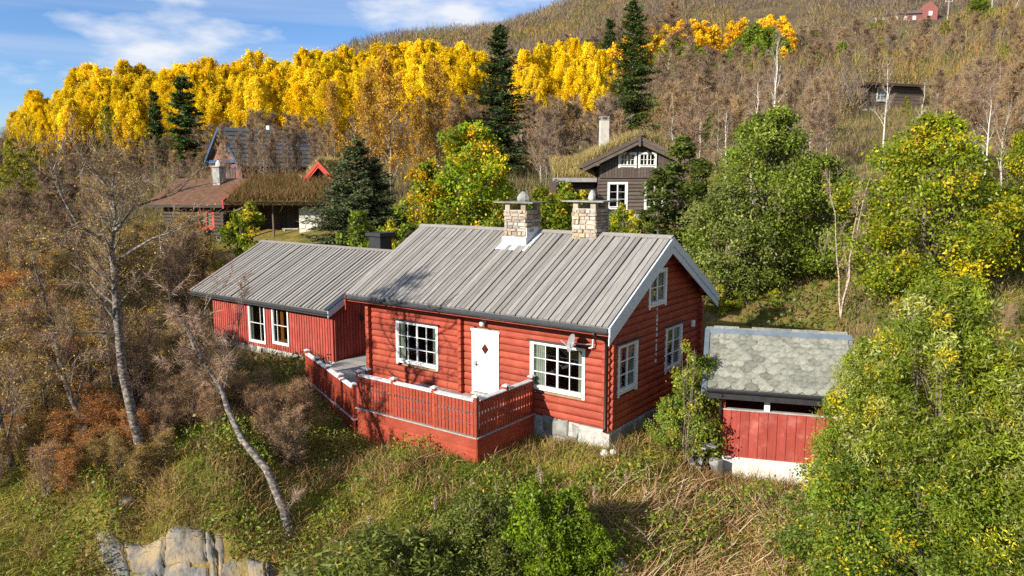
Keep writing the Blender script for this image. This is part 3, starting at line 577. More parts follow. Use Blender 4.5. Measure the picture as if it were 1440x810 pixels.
# ---------------------------------------------------------------- deck
deck = thing('wooden_deck', 'red painted wooden deck with baluster railing and white capped posts before the cabin', 'deck', (0, 0, 0), RZ)
bal = [(-.055, 0), (.055, 0), (.055, .30), (.028, .34), (.055, .38), (.055, .60), (.02, .66), (.055, .72), (.055, 1.0), (-.055, 1.0), (-.055, .72), (-.02, .66), (-.055, .60), (-.055, .38), (-.028, .34), (-.055, .30)]
balo = None
def railing(p, q, z0, posts, hgt=1.08, pitch=.137, cap_ends=(True, True), skirt=None, ledge=True):
    """p, q plan points in cabin coordinates, walking with the outside on the right hand"""
    global balo
    P = Vector((p[0], p[1], 0)); Q = Vector((q[0], q[1], 0)); d = (Q-P); ln = d.length; d.normalize(); nrm = Vector((d.y, -d.x, 0)); rz = math.atan2(d.y, d.x)
    fr = Frame(P, d, nrm)
    for t in posts:
        po = fr.box(MB(), t-.055, t+.055, -.05, .06, z0-.0, z0+hgt+.13).build('post', RED, deck)
        cp = MB(); fr.box(cp, t-.095, t+.095, -.09, .10, z0+hgt+.13, z0+hgt+.165); b = [fr.p(t+i_*.08, .005+j_*.08, z0+hgt+.165) for i_, j_ in ((-1, -1), (1, -1), (1, 1), (-1, 1))]; tp = [fr.p(t+i_*.02, .005+j_*.02, z0+hgt+.2) for i_, j_ in ((-1, -1), (1, -1), (1, 1), (-1, 1))]
        cp.prism(b[::-1], tp[::-1]); cp.build('post_cap', WHITE_WORN, po)
    ps = sorted(posts)
    for a, b in zip(ps[:-1], ps[1:]):
        MB().prism([fr.p(a+.056, .09, z0+hgt), fr.p(a+.056, .095, z0+hgt+.035), fr.p(a+.056, -.07, z0+hgt+.055), fr.p(a+.056, -.07, z0+hgt+.02)], [fr.p(b-.056, .09, z0+hgt), fr.p(b-.056, .095, z0+hgt+.035), fr.p(b-.056, -.07, z0+hgt+.055), fr.p(b-.056, -.07, z0+hgt+.02)]).build('top_rail', WHITE_WORN, deck)
        fr.box(MB(), a+.056, b-.056, -.005, .035, z0+hgt-.11, z0+hgt-.004).build('upper_rail', WHITE_WORN, deck)
        fr.box(MB(), a+.056, b-.056, -.03, .002, z0+.12, z0+.2).build('lower_rail', RED, deck)
        nb = max(1, int(round((b-a-.11)/pitch))); pt = (b-a-.11)/nb
        for k in range(nb):
            s_ = a+.055+pt*(k+.5); L0 = fr.p(s_, .036, z0+.03)
            if balo is None: balo = MB().prism([(x_, -.011, z_) for x_, z_ in bal], [(x_, .011, z_) for x_, z_ in bal]).build('baluster', RED, deck); o = balo
            else: o = inst('baluster', balo, deck)
            o.location = L0+Vector(nrm)*.016; o.rotation_euler = (0, 0, rz); o.scale = (pt/pitch, 1, (hgt-.06)/1.0)
    if ledge: fr.box(MB(), -.06, ln+.06, -.1, .1, z0-.035, z0+.0).build('ledge', GREYW, deck)
    if skirt:
        n_ = 4; zz = z0-.04
        for k in range(n_):
            hh = (skirt)/n_; fr.box(MB(), -.03, ln+.03, -.0, .045+.004*((k*7) % 3), zz-hh+.006, zz).build('skirt_board', RED, deck); zz -= hh
DZ = .03
railing((-7.75, -2.92), (-2.74, -2.92), DZ, [.07, 1.67, 3.38, 5.0], skirt=1.25)
railing((-2.74, -2.92), (-2.74, -.05), DZ, [1.42, 2.78], skirt=1.1, hgt=1.08)
fr_ = Frame((-2.74, -2.92, 0), (0, 1, 0), (1, 0, 0))
for a, b in ((.06, 1.36),):
    MB().prism([fr_.p(a, .09, DZ+1.08), fr_.p(a, .095, DZ+1.115), fr_.p(a, -.07, DZ+1.135), fr_.p(a, -.07, DZ+1.1)], [fr_.p(b, .09, DZ+1.08), fr_.p(b, .095, DZ+1.115), fr_.p(b, -.07, DZ+1.135), fr_.p(b, -.07, DZ+1.1)]).build('top_rail', WHITE_WORN, deck)
    fr_.box(MB(), a, b, -.005, .035, DZ+.97, DZ+1.076).build('upper_rail', WHITE_WORN, deck); fr_.box(MB(), a, b, -.03, .002, DZ+.12, DZ+.2).build('lower_rail', RED, deck)
    nb = 9; pt = (b-a)/nb
    for k in range(nb):
        o = inst('baluster', balo, deck, fr_.p(a+pt*(k+.5), .052, DZ+.03), (0, 0, math.pi/2), (pt/.137, 1, 1.02))
railing((-7.62, -2.55), (-7.62, -2.9), DZ, [.05], ledge=False)
LZ = -.36
railing((-13.11, -.70), (-7.79, -3.02), LZ, [.03, 1.45, 2.87, 4.29, 5.74], skirt=.85, hgt=1.02, pitch=.155)
# floors: upper deck and lower deck, board by board
for k in range(20):
    y = -2.85+k*.141; MB().box(-7.75, -2.8, y, y+.132, .16, .195).build('deck_board', DECKW, deck)
MB().box(-7.72, -2.82, -2.83, -.03, .0, .15).build('joist_frame', GREYW, deck)
for k in range(48):
    y = -2.9+k*.141
    xl = -13.0 if y > -.75 else -7.75-(y+3.02)/(2.32)*5.3
    if y > 1.5: xl = -14.07
    elif y > -.75: xl = -13.1-(y+.75)/2.25*.97
    xr = -10.44 if y > -.2 else -7.80
    if xr-xl > .15: MB().box(xl+.08, xr, y, y+.132, LZ+.1, LZ+.135).build('deck_board', DECKW, deck)
    if y > 3.8: break
for (x, y) in ((-12.5, -.6), (-10.5, -.9), (-13.6, 3), (-8.3, -2.4), (-11, 2.5)): MB().box(x-.06, x+.06, y-.06, y+.06, -1.3, LZ+.1).build('support_post', GREYW, deck)
mat_o = MB().box(-5.75, -4.95, -.95, -.35, .2, .215).build('doormat', surf('dark_brown_mat', (.10, .075, .06), rough=.95), None)
mat_o.rotation_euler = (0, 0, RZ); tag(mat_o, 'small dark doormat on the deck beside the white door', 'doormat')

# ---------------------------------------------------------------- shed with slate roof
SRZ = math.atan2(-.276, .961)
SG = -1.45
shed = thing('shed', 'red shed with scalloped slate roof and white foundation behind the willow', 'shed', (3.47, .28, 0), SRZ)
SW, SD = 3.45, 3.4
sf = Frame((0, 0, 0), (1, 0, 0), (0, -1, 0)); ss = Frame((0, SD, 0), (0, -1, 0), (-1, 0, 0))
vboards(shed, sf, 0, SW, -.9, lambda s: .56, .262, .252, [], RED_SHED, 21, n=.03)
vboards(shed, ss, 0, SD, -.9, lambda s: 1.0+.72*min(s, SD-s), .262, .252, [], RED_SHED, 22, n=.03)
MB().box(0, SW, 0, .06, -.9, .55).box(0.0, .05, .06, SD, -.9, 1.0).box(SW-.06, SW, .06, SD, -.9, 1.0).box(.05, SW-.06, SD-.06, SD, -.9, 1.0).build('wall_panel', RED_DARK, shed)
MB().prism([(0, 0.05, 1.0), (0, SD, 1.0), (0, SD/2, 2.2)], [(.05, .05, 1.0), (.05, SD, 1.0), (.05, SD/2, 2.2)]).build('gable_wall', RED_DARK, shed)
MB().box(-.04, SW+.04, -.05, .09, .56, .6).build('sill_board', GREYW, shed)
for x in (.04, SW-.06): MB().box(x-.05, x+.05, -.02, .08, .6, 1.16).build('corner_post', RED_DARK, shed)
MB().box(1.20, 1.36, -.03, .06, .6, 1.12).build('white_post', WHITE, shed)
MB().box(2.7, 2.8, -.01, .06, .6, 1.12).build('post', RED_DARK, shed)
MB().box(-.06, SW+.06, -.06, .12, SG-.5, -.9).box(-.06, .12, .12, SD, SG-.5, -.9).build('foundation', PLASTER, shed)
SHEDTRIM = surf('grey_blue_trim_metal', (.15, .185, .22), (.11, .14, .17), scale=4, rough=.55, bump=0)
SEY, SEZ, SRY, SRZ_ = -.4, 1.22, 1.75, 2.62; sx0, sx1 = -.58, SW+.3
ssl = math.atan2(SRZ_-SEZ, SRY-SEY); sL = math.hypot(SRZ_-SEZ, SRY-SEY)
for sg in (1, -1):
    ye, = (SEY,) if sg == 1 else (2*SRY-SEY,)
    MB().prism([(sx0, ye, SEZ-.07), (sx0, SRY, SRZ_-.07), (sx0, SRY, SRZ_), (sx0, ye, SEZ)], [(sx1, ye, SEZ-.07), (sx1, SRY, SRZ_-.07), (sx1, SRY, SRZ_), (sx1, ye, SEZ)]).build('roof_deck', SLATE, shed)
rg = np.random.default_rng(5)
shp = []
for v_ in range(3):
    n_ = 9; wd = .4; ol = [(-wd/2, .62), (-wd/2, .2)]+[(wd/2*math.sin(t)*(1+rg.uniform(-.04, .04)), .2-.2*math.cos(t)*(1+rg.uniform(-.08, .08))) for t in np.linspace(-math.pi/2+.15, math.pi/2-.15, n_)]+[(wd/2, .2), (wd/2, .62)]
    me_ = MB().prism([(x_, y_, 0) for x_, y_ in ol[::-1]], [(x_, y_, .024) for x_, y_ in ol[::-1]]); shp.append(me_)
rows = int(sL/.235)+1; sl0 = [None]*3
for sg in (1,):
    for r_ in range(rows):
        for c_ in range(int((sx1-sx0)/.4)+1):
            x = sx0+.2+c_*.4+(.2 if r_ % 2 else 0)+rg.uniform(-.02, .02)
            if x > sx1-.15: continue
            t = r_*.235+.07+rg.uniform(-.02, .02); k = int(rg.integers(3))
            if t+.62 > sL+.25: t = sL-.45
            if sl0[k] is None: sl0[k] = shp[k].build('slate', SLATE, shed); o = sl0[k]
            else: o = inst('slate', sl0[k], shed)
            o.location = (x, SEY+t*math.cos(ssl), SEZ+t*math.sin(ssl)+.012); o.rotation_euler = (ssl-.035, rg.uniform(-.02, .02), 0); o.scale = (1+rg.uniform(-.06, .08), 1, 1)
MB().prism([(sx0-.03, SRY-.13, SRZ_-.045), (sx0-.03, SRY, SRZ_+.06), (sx0-.03, SRY+.22, SRZ_-.11), (sx0-.03, SRY+.22, SRZ_-.09), (sx0-.03, SRY, SRZ_+.085), (sx0-.03, SRY-.13, SRZ_-.025)],
           [(sx1, SRY-.13, SRZ_-.045), (sx1, SRY, SRZ_+.06), (sx1, SRY+.22, SRZ_-.11), (sx1, SRY+.22, SRZ_-.09), (sx1, SRY, SRZ_+.085), (sx1, SRY-.13, SRZ_-.025)]).build('ridge_cap', SHEDTRIM, shed)
for ye in (SEY, 2*SRY-SEY):
    sg = 1 if ye < SRY else -1
    MB().prism([(sx0-.05, ye, SEZ-.16), (sx0-.05, SRY, SRZ_-.16), (sx0-.05, SRY, SRZ_+.06), (sx0-.05, ye, SEZ+.06)], [(sx0-.01, ye, SEZ-.16), (sx0-.01, SRY, SRZ_-.16), (sx0-.01, SRY, SRZ_+.06), (sx0-.01, ye, SEZ+.06)]).build('barge_board', SHEDTRIM, shed)
    MB().prism([(sx0-.05, ye, SEZ+.06), (sx0-.05, SRY, SRZ_+.06), (sx0+.1, SRY, SRZ_+.06), (sx0+.1, ye, SEZ+.06)], [(sx0-.05, ye, SEZ+.075), (sx0-.05, SRY, SRZ_+.075), (sx0+.1, SRY, SRZ_+.075), (sx0+.1, ye, SEZ+.075)]).build('verge_flashing', SHEDTRIM, shed)
gutter(shed, sx0+.12, sx1, SEY-.075, SEZ+.07, .10, BLACK); MB().box(sx0+.1, sx1, SEY-.04, SEY-.006, SEZ-.22, SEZ+.03).build('fascia', BLACK, shed)
MB().tube([(-.05, SEY-.07, SEZ-.1), (-.05, -.14, SEZ-.35), (-.05, -.1, SEZ-.45), (-.05, -.1, -1.1)], .04, 8).build('downpipe', PIPE, shed, True)
# junk by the shed
def drape(name, cx, cy, z0, rx, ry, hh, mat, seed):
    rg = np.random.default_rng(seed); nx = 16; xs = np.linspace(-1, 1, nx); X, Y = np.meshgrid(xs, xs); rr = np.sqrt(X**2+Y**2)
    Z = z0+hh*np.clip(1-np.clip(rr, 0, 1.2)**2.2, -.05, 1)+.07*np.sin(X*5+Y*3+seed)+.05*np.sin(Y*9-X*4)+rg.uniform(-.02, .02, X.shape)
    V_ = np.stack([cx+X*rx, cy+Y*ry, Z], -1).reshape(-1, 3); i_ = (np.arange(nx-1)[:, None]*nx+np.arange(nx-1)[None]).ravel()
    return mk(name, V_, np.stack([i_, i_+1, i_+nx+1, i_+nx], -1), mat, smooth=True)
tq = at(1003, 600, 22.9)
gj = gz(2.95, .9)
tag(drape('tarpaulin', 2.78, 1.15, gj+.15, .55, .8, 1.25, TARP, 3), 'crumpled dark green tarpaulin over a heap left of the shed', 'tarpaulin')
rg = np.random.default_rng(8)
for k in range(9):
    x, y = 2.75+rg.uniform(-.25, .35), .25+rg.uniform(-.3, .35); z = gj-.25+.12*k
    o = MB().box(-.6-.15*rg.random(), .6, -.07, .07, -.02, .02).build('scrap_plank', JUNK); o.location = (x, y, z); o.rotation_euler = (rg.uniform(-.2, .2), rg.uniform(-.5, .5), rg.uniform(0, 3.1))
    tag(o, 'grey scrap plank in the heap between the shed and the shrub', 'plank', 'scrap planks heaped left of the shed')
for k in range(3):
    o = MB().box(-.1, .1, -.2, .2, 0, .19).build('concrete_block', STONE); o.location = (3.22, -.08, gz(3.22, -.08)-.03+.192*k); o.rotation_euler = (0, 0, .3+.1*k)
    tag(o, 'grey concrete block in the small stack at the shed corner, %s one' % ('lowest', 'middle', 'top')[k], 'block', 'concrete blocks stacked at the shed corner')
for k, (u, v) in enumerate(((850, 632), (862, 637))):
    p = at(u, v, 21.3); z = gz(p[0], p[1]); mb = MB(); mb.tube([(0, 0, -.05), (0, 0, .06), (.02, 0, .16), (.02, 0, .2)], [.1, .14-.03*k, .11, .04], 7)
    o = mb.build('white_stone', PLASTER); o.location = (p[0], p[1], z); tag(o, ('larger', 'smaller')[k]+' white stone in the grass below the cabin corner', 'stone', 'white stones below the cabin corner')

# ---------------------------------------------------------------- neighbouring cottages
def spot(u, D, v=253):
    p = at(u, v, D); return p[0], p[1], gz(p[0], p[1])
# brown cottage with rust roof (left)
def near_cottage():
    p = at(287, 330, 53); zg = gz(p[0], p[1])
    t = thing('brown_cottage', 'dark log cottage with rusty brown roof and red window far left', 'cottage', (p[0], p[1], 0), R(-14))
    z0, ze = zg-.4, 5.75; W, Dp, ry = 4.6, 6.6, 3.3
    fr = Frame((-3.0, 0, 0), (1, 0, 0), (0, -1, 0)); sd = Frame((1.6, 0, 0), (0, 1, 0), (1, 0, 0))
    n_ = int((ze-z0-.6)/.24)
    log_wall(t, fr, -.12, W+.12, z0+.6, .24, n_, [(2.65, 3.9, 4.05, 5.35)], TIMBER, dep=.08)
    log_wall(t, sd, -.12, Dp, z0+.6, .24, n_, [], TIMBER, dep=.08)
    lining(t, fr, 0, W-.12, z0+.3, ze, [(2.65, 3.9, 4.05, 5.35)], TIMBER); MB().box(1.4, 1.5, .2, Dp, z0+.3, ze).box(-3.0, -2.9, .2, Dp, z0, ze).build('inner_wall', TIMBER, t)
    fr.box(MB(), -.1, W+.1, -.2, .1, z0-.6, z0+.6).build('stone_footing', STONE, t)
    sd.box(MB(), .2, Dp, -.2, .1, z0-.6, z0+.6).build('side_footing', STONE, t)
    window(t, fr, 2.6, 3.95, 4.0, 5.4, 2, 3, casing=REDPART, cw=.2, groups=1, drip=False, curtain=[(.1, .9, CURTAIN)])
    fr.box(MB(), 1.1, 1.7, .05, .2, 4.05, 4.6).build('letter_box', YELBOX, t)
    zr = 7.5; sl_ = (zr-ze)/(ry+.7)
    for k in range(11):
        x = -4.2+k*.6
        MB().hexa([(x, -.7, ze-.02), (x+.59, -.7, ze-.02), (x+.59, ry, zr-.02), (x, ry, zr-.02), (x, -.7, ze+.05), (x+.59, -.7, ze+.05), (x+.59, ry, zr+.05), (x, ry, zr+.05)]).build('roof_sheet', RUST, t)
        if k == 0:
            MB().hexa([(-4.2, ry, zr-.02), (2.4, ry, zr-.02), (2.4, Dp+.7, ze-.02), (-4.2, Dp+.7, ze-.02), (-4.2, ry, zr+.05), (2.4, ry, zr+.05), (2.4, Dp+.7, ze+.05), (-4.2, Dp+.7, ze+.05)]).build('rear_roof', RUST, t)
    MB().prism([(1.5, .1, ze-.2), (1.5, Dp, ze-.2), (1.5, ry, zr-.1)], [(1.6, .1, ze-.2), (1.6, Dp, ze-.2), (1.6, ry, zr-.1)]).build('gable_wall', REDPART, t)
    for (ya, za, yb, zb) in ((-.75, ze, ry, zr), (Dp+.75, ze, ry, zr)):
        MB().prism([(2.4, ya, za-.3), (2.4, yb, zb-.3), (2.4, yb, zb+.06), (2.4, ya, za+.06)], [(2.46, ya, za-.3), (2.46, yb, zb-.3), (2.46, yb, zb+.06), (2.46, ya, za+.06)]).build('barge_board', REDPART, t)
    MB().box(-4.2, 2.4, -.72, -.69, ze-.2, ze).build('fascia', TIMBER, t)
    # white stone chimney
    x = -.35; c = MB().box(x-.28, x+.28, 2.2, 3.0, 6.4, 8.35).build('chimney', STONE, t); MB().box(x-.36, x+.36, 2.1, 3.1, 8.35, 8.45).build('cap_slab', STONE, c); MB().tube([(x, 2.6, 8.45), (x, 2.6, 8.65), (x, 2.6, 8.85)], [.22, .2, .08], 7).build('cap_stone', PLASTER, c)
near_cottage()
TURFROOFS = []
def turf_cottage():
    p = at(403, 335, 52); zg = gz(p[0], p[1])
    t = thing('turf_roofed_cottage', 'dark cottage with overgrown turf roof and bright red gable boards left of the spruce', 'cottage', (p[0], p[1], 0), R(-4))
    ze, zr = 5.85, 7.35; x0, x1 = -3.6, 3.4; yb = 4.0
    # porch: dark rear wall, red door, whitewashed pillar, heavy post
    fr = Frame((x0, 2.6, 0), (1, 0, 0), (0, -1, 0))
    vboards(t, fr, 0, 6.6, zg-.3, lambda s: ze+.4, .3, .28, [(4.0, 5.0, zg, 5.3)], TIMBER, 31)
    MB().box(x0, x1-.4, 2.65, 2.8, zg-.3, ze+.4).build('wall_panel', TIMBER, t)
    d = fr.box(MB(), 4.0, 5.0, .0, .07, zg-.1, 5.3).build('door', REDPART, t); fr.box(MB(), 4.25, 4.75, .07, .085, 4.3, 5.0).build('door_pane', GLASS, d)
    MB().box(x0, x1-.4, 2.8, 7.0, zg-.3, ze).build('rear_room', TIMBER, t)
    stone_face(t, Frame((.75, .5, 0), (1, 0, 0), (0, -1, 0)), 0, 1.55, zg-.4, ze-.35, PLASTER, 51, rowh=(.3, .5), w=(.35, .7), n0=-.06, n1=0, mortar=PLASTER, irregular=.1)
    MB().box(.8, 2.25, .6, 2.55, zg-.4, ze-.36).build('stone_wall', PLASTER, t)
    MB().tube([(2.75, .3, zg-.5), (2.75, .3, ze)], [.26, .22], 9).build('porch_post', TIMBER2, t); MB().tube([(-1.0, .3, zg-.5), (-1.0, .3, ze)], .07, 8).build('porch_post', TIMBER2, t); MB().tube([(-3.3, .3, zg-.5), (-3.3, .3, ze)], .12, 8).build('porch_post', TIMBER2, t)
    MB().box(-.9, .7, 1.6, 1.9, zg+.35, zg+.42).box(-.8, -.7, 1.6, 1.9, zg-.2, zg+.35).box(.5, .6, 1.6, 1.9, zg-.2, zg+.35).build('bench', GREYW, t)
    for (ya, yc) in ((-.6, yb), (8.6, yb)):
        MB().hexa([(x0-.4, min(ya, yc), (ze if ya < yb else zr)-.12), (x1+.3, min(ya, yc), (ze if ya < yb else zr)-.12), (x1+.3, max(ya, yc), (zr if ya < yb else ze)-.12), (x0-.4, max(ya, yc), (zr if ya < yb else ze)-.12)]+
                  [(x0-.4, min(ya, yc), (ze if ya < yb else zr)+.15), (x1+.3, min(ya, yc), (ze if ya < yb else zr)+.15), (x1+.3, max(ya, yc), (zr if ya < yb else ze)+.15), (x0-.4, max(ya, yc), (zr if ya < yb else ze)+.15)]).build('turf_roof', TURF, t)
    MB().tube([(x0-.4, -.66, ze-.02), (x1+.3, -.66, ze-.02)], .1, 7).build('turf_log', TIMBER2, t)
    for k in range(2):
        MB().prism([(x0-.42, -.75, ze-.35+k*.3), (x0-.42, yb, zr-.35+k*.3), (x0-.42, yb, zr-.07+k*.3), (x0-.42, -.75, ze-.07+k*.3)], [(x0-.5-.04*k, -.75, ze-.35+k*.3), (x0-.5-.04*k, yb, zr-.35+k*.3), (x0-.5-.04*k, yb, zr-.07+k*.3), (x0-.5-.04*k, -.75, ze-.07+k*.3)]).build('barge_board', REDPART, t)
    # cross gable with red boards facing the camera
    gx0, gx1, ga, gzE, gzR, gy = .0, 2.95, 1.45, 7.1, 8.75, 2.9
    MB().prism([(gx0+.3, gy+.5, zg), (gx1-.3, gy+.5, zg), (gx1-.3, gy+.5, gzE+.2), (ga, gy+.5, gzR-.2), (gx0+.3, gy+.5, gzE+.2)], [(gx0+.3, gy+6, zg), (gx1-.3, gy+6, zg), (gx1-.3, gy+6, gzE+.2), (ga, gy+6, gzR-.2), (gx0+.3, gy+6, gzE+.2)]).build('gable_block', TIMBER, t)
    for sx_ in (gx0, gx1):
        for k in range(2):
            o_ = -.36*k*.55; MB().prism([(sx_, gy-.04*(1-k), gzE+o_-.24), (ga, gy-.04*(1-k), gzR+o_-.24), (ga, gy-.04*(1-k), gzR+o_+.04), (sx_, gy-.04*(1-k), gzE+o_+.04)], [(sx_, gy+.05, gzE+o_-.24), (ga, gy+.05, gzR+o_-.24), (ga, gy+.05, gzR+o_+.04), (sx_, gy+.05, gzE+o_+.04)]).build('barge_board', REDPART, t)
        MB().hexa([(sx_, gy+.06, gzE-.1), (ga, gy+.06, gzR-.1), (ga, gy+6, gzR-.1), (sx_, gy+6, gzE-.1), (sx_, gy+.06, gzE+.12), (ga, gy+.06, gzR+.12), (ga, gy+6, gzR+.12), (sx_, gy+6, gzE+.12)]).build('turf_roof', TURF, t)
    MB().box(gx0+.9, gx1-.9, gy+.42, gy+.49, gzE-.3, gzE+.25).build('gable_panel', REDPART, t)
    return t, (x0-.3, x1+.2, -.6, yb, ze, zr, zg), (gx0, gx1, ga, gy, gzE, gzR)
tc_, tdim, gdim = turf_cottage()
def blue_house():
    p = at(318, 250, 78); zg = gz(p[0], p[1])
    t = thing('blue_trimmed_house', 'house with dark tiled roof and blue bargeboards among bare birches', 'house', (p[0], p[1], 0), R(48))
    ze, zr, W, Lh = 9.3, 12.6, 6.4, 9.0      # gable width along y, ridge along x
    MB().box(0, Lh, -W/2, W/2, zg-1, ze).build('wall', BRICKW, t)
    MB().prism([(0, -W/2, ze), (0, W/2, ze), (0, 0, zr)], [(Lh, -W/2, ze), (Lh, W/2, ze), (Lh, 0, zr)]).build('gable_wall', BRICKW, t)
    for s_ in (-1, 1):
        ey, ez = s_*(W/2+.6), ze-.62
        for k in range(9):
            f0, f1 = k/9, (k+1)/9
            q = lambda f, dz, x_: (x_, ey*(1-f), ez+(zr+.05-ez)*f+dz)
            MB().prism([q(f0, .05, -.6), q(f1, .0, -.6), q(f1, .1, -.6), q(f0, .17, -.6)], [q(f0, .05, Lh+.4), q(f1, .0, Lh+.4), q(f1, .1, Lh+.4), q(f0, .17, Lh+.4)]).build('tile_course', SHING, t)
        MB().prism([(-.64, ey, ez-.2), (-.64, 0, zr-.15), (-.64, 0, zr+.22), (-.64, ey, ez+.2)], [(-.58, ey, ez-.2), (-.58, 0, zr-.15), (-.58, 0, zr+.22), (-.58, ey, ez+.2)]).build('barge_board', BLUE, t)
        MB().prism([(Lh+.4, ey, ez-.2), (Lh+.4, 0, zr-.15), (Lh+.4, 0, zr+.22), (Lh+.4, ey, ez+.2)], [(Lh+.46, ey, ez-.2), (Lh+.46, 0, zr-.15), (Lh+.46, 0, zr+.22), (Lh+.46, ey, ez+.2)]).build('barge_board', BLUE, t)
    MB().box(-.35, -.1, -W/2-.2, W/2+.2, ze-.15, ze+.15).build('blue_beam', BLUE, t)
    fr = Frame((0, W/2, 0), (0, -1, 0), (-1, 0, 0))
    for s_ in (1.2, 4.0): window(t, fr, s_, s_+1.2, ze-2.0, ze-.6, 2, 2, casing=BLUE, drip=False, groups=1)
    window(t, fr, 3.3, 4.2, ze+.6, ze+1.8, 1, 2, casing=WHITE, drip=False)
    MB().box(5.3, 5.9, .3, .9, zr-.6, zr+.6).build('chimney', PLASTER, t)
blue_house()
def dark_house():
    p = at(893, 300, 52); zg = gz(p[0], p[1])
    t = thing('dark_timber_cottage', 'dark brown timber cottage with grass roof and white windows behind the cabin', 'cottage', (p[0], p[1], 0), R(3))
    W = 5.6; x0 = -2.5; ze, apexz = 8.25, 10.35; ax = .05; z0 = 5.1
    fr = Frame((x0, 0, 0), (1, 0, 0), (0, -1, 0))
    wa = [(.55, 1.95, 5.45, 7.3), (3.1, 4.5, 5.45, 7.3)]; wb = [(1.25, 2.5, 8.3, 9.3), (2.62, 3.87, 8.3, 9.3)]
    lim = lambda z: (max(0, (z-9.0)/.45-.35), min(W, W-((z-9.0)/.45-.55)))
    log_wall(t, fr, -.1, W+.1, z0, .25, 10, inset(wa), TIMBER2, dep=.07)
    vboards(t, fr, .0, W, 7.62, lambda s: 9.55-.38*abs(s-2.6)+.3, .2, .18, inset(wb), TIMBER2, 77, n=.1)
    fr.box(MB(), -.05, W+.05, .0, .16, 7.56, 7.64).build('belt_board', TIMBER2, t)
    lining(t, fr, 0, W, z0, 9.4, inset(wa)+inset(wb), TIMBER2, n0=-.2, n1=.0)
    MB().box(x0, x0+W, .3, 8, z0, 8.4).build('rear_room', TIMBER, t)
    fr.box(MB(), 0, W, -.2, .05, zg-1.2, z0).build('whitewashed_footing', PLASTER, t)
    for (a, b, c, d) in wa: window(t, fr, a, b, c, d, 2, 3, cw=.15, groups=1, drip=False, proud=.1)
    for (a, b, c, d) in wb: window(t, fr, a, b, c, d, 4, 2, cw=.13, groups=2, drip=False, proud=.15)
    for sx_, ez in ((-3.75, 8.5), (3.35, 8.9)):
        for k in range(2):
            o_ = -.27*k; MB().prism([(sx_, -.75+.05*k, ez+o_-.26), (ax, -.75+.05*k, apexz+o_-.26), (ax, -.75+.05*k, apexz+o_), (sx_, -.75+.05*k, ez+o_)], [(sx_, -.65+.05*k, ez+o_-.26), (ax, -.65+.05*k, apexz+o_-.26), (ax, -.65+.05*k, apexz+o_), (sx_, -.65+.05*k, ez+o_)]).build('barge_board', TIMBER2, t)
        MB().hexa([(sx_, -.6, ez-.25), (ax, -.6, apexz-.25), (ax, 9, apexz-.25), (sx_, 9, ez-.25), (sx_, -.6, ez-.02), (ax, -.6, apexz-.02), (ax, 9, apexz-.02), (sx_, 9, ez-.02)]).build('turf_roof', TURF, t)
    MB().box(ax-.06, ax+.06, -.84, -.74, apexz-.7, apexz+.25).build('finial_board', TIMBER2, t)
    m = MB()
    for sx_ in (-1, 1): m.bar((ax+sx_*1.5, -.4, 9.35), (ax, -.4, 9.95), .1, .12); m.bar((ax+sx_*.8, -.4, 9.1), (ax+sx_*.2, -.4, 9.9), .08, .1)
    m.build('gable_truss', TIMBER, t)
    c = MB().box(-2.1, -1.5, 2.2, 2.9, 8.9, 11.6).build('chimney', PLASTER, t); MB().box(-2.12, -1.48, 2.18, 2.92, 11.6, 11.64).box(-2.08, -1.98, 2.2, 2.3, 11.64, 11.8).box(-1.62, -1.52, 2.2, 2.3, 11.64, 11.8).box(-2.12, -1.48, 2.18, 2.92, 11.8, 11.86).build('cap_slab', STONE, c)
    # low wing on the left with a grass roof
    MB().box(-5.3, -2.55, 1.2, 6, zg-.5, 7.5).build('wing_wall', TIMBER, t)
    MB().hexa([(-5.6, .6, 7.35), (-2.6, .6, 7.35), (-2.6, 4, 8.7), (-5.6, 4, 8.7), (-5.6, .6, 7.6), (-2.6, .6, 7.6), (-2.6, 4, 8.95), (-5.6, 4, 8.95)]).build('wing_roof', TURF, t)
    MB().box(-5.65, -2.6, .5, .58, 7.3, 7.58).build('wing_fascia', GREYW, t)
    return t, ((-3.7, .05, 8.5, apexz), (.05, 3.3, apexz, 8.9)), (-5.55, -2.65, .65, 4, 7.6, 8.95)
dh_, dslopes, dwing = dark_house()
def far_cabin():
    p = at(1248, 145, 110); zg = gz(p[0], p[1])
    t = thing('grey_cabin', 'low grey cabin with one white window high among the trees at upper right', 'cabin', (p[0], p[1], 0), R(16))
    fr = Frame((-4, 0, 0), (1, 0, 0), (0, -1, 0)); op = [(2.0, 4.1, 18.5, 20.5)]
    log_wall(t, fr, 0, 10, 17.4, .42, 8, inset(op), TIMBER2, dep=.06); lining(t, fr, 0, 10, zg, 20.8, inset(op), TIMBER2)
    window(t, fr, 2.0, 4.1, 18.5, 20.5, 3, 3, cw=.2, drip=False, curtain=[(0, 1, WHITE)])
    MB().box(-4, 6, .2, 6, zg-1, 20.6).build('rear_room', TIMBER2, t); fr.box(MB(), -.1, 10.1, -.2, .1, zg-1, 17.4).build('whitewashed_footing', PLASTER, t)
    MB().prism([(-4.8, -.9, 20.55), (-4.8, 7, 21.7), (-4.8, 7, 21.95), (-4.8, -.9, 20.85)], [(6.6, -.9, 20.55), (6.6, 7, 21.7), (6.6, 7, 21.95), (6.6, -.9, 20.85)]).build('roof', TIMBER, t)
    MB().box(-4.8, 6.6, -1.0, -.92, 20.6, 20.92).build('fascia', TIMBER, t)
    MB().box(-9.5, -4.9, 1.0, 5, zg-1, 19.6).build('side_wing', TIMBER2, t)
    f2 = Frame((-9.5, 1, 0), (1, 0, 0), (0, -1, 0)); window(t, f2, 2.8, 4.3, 18.0, 19.3, 2, 2, cw=.18, drip=False, proud=.1)
far_cabin()
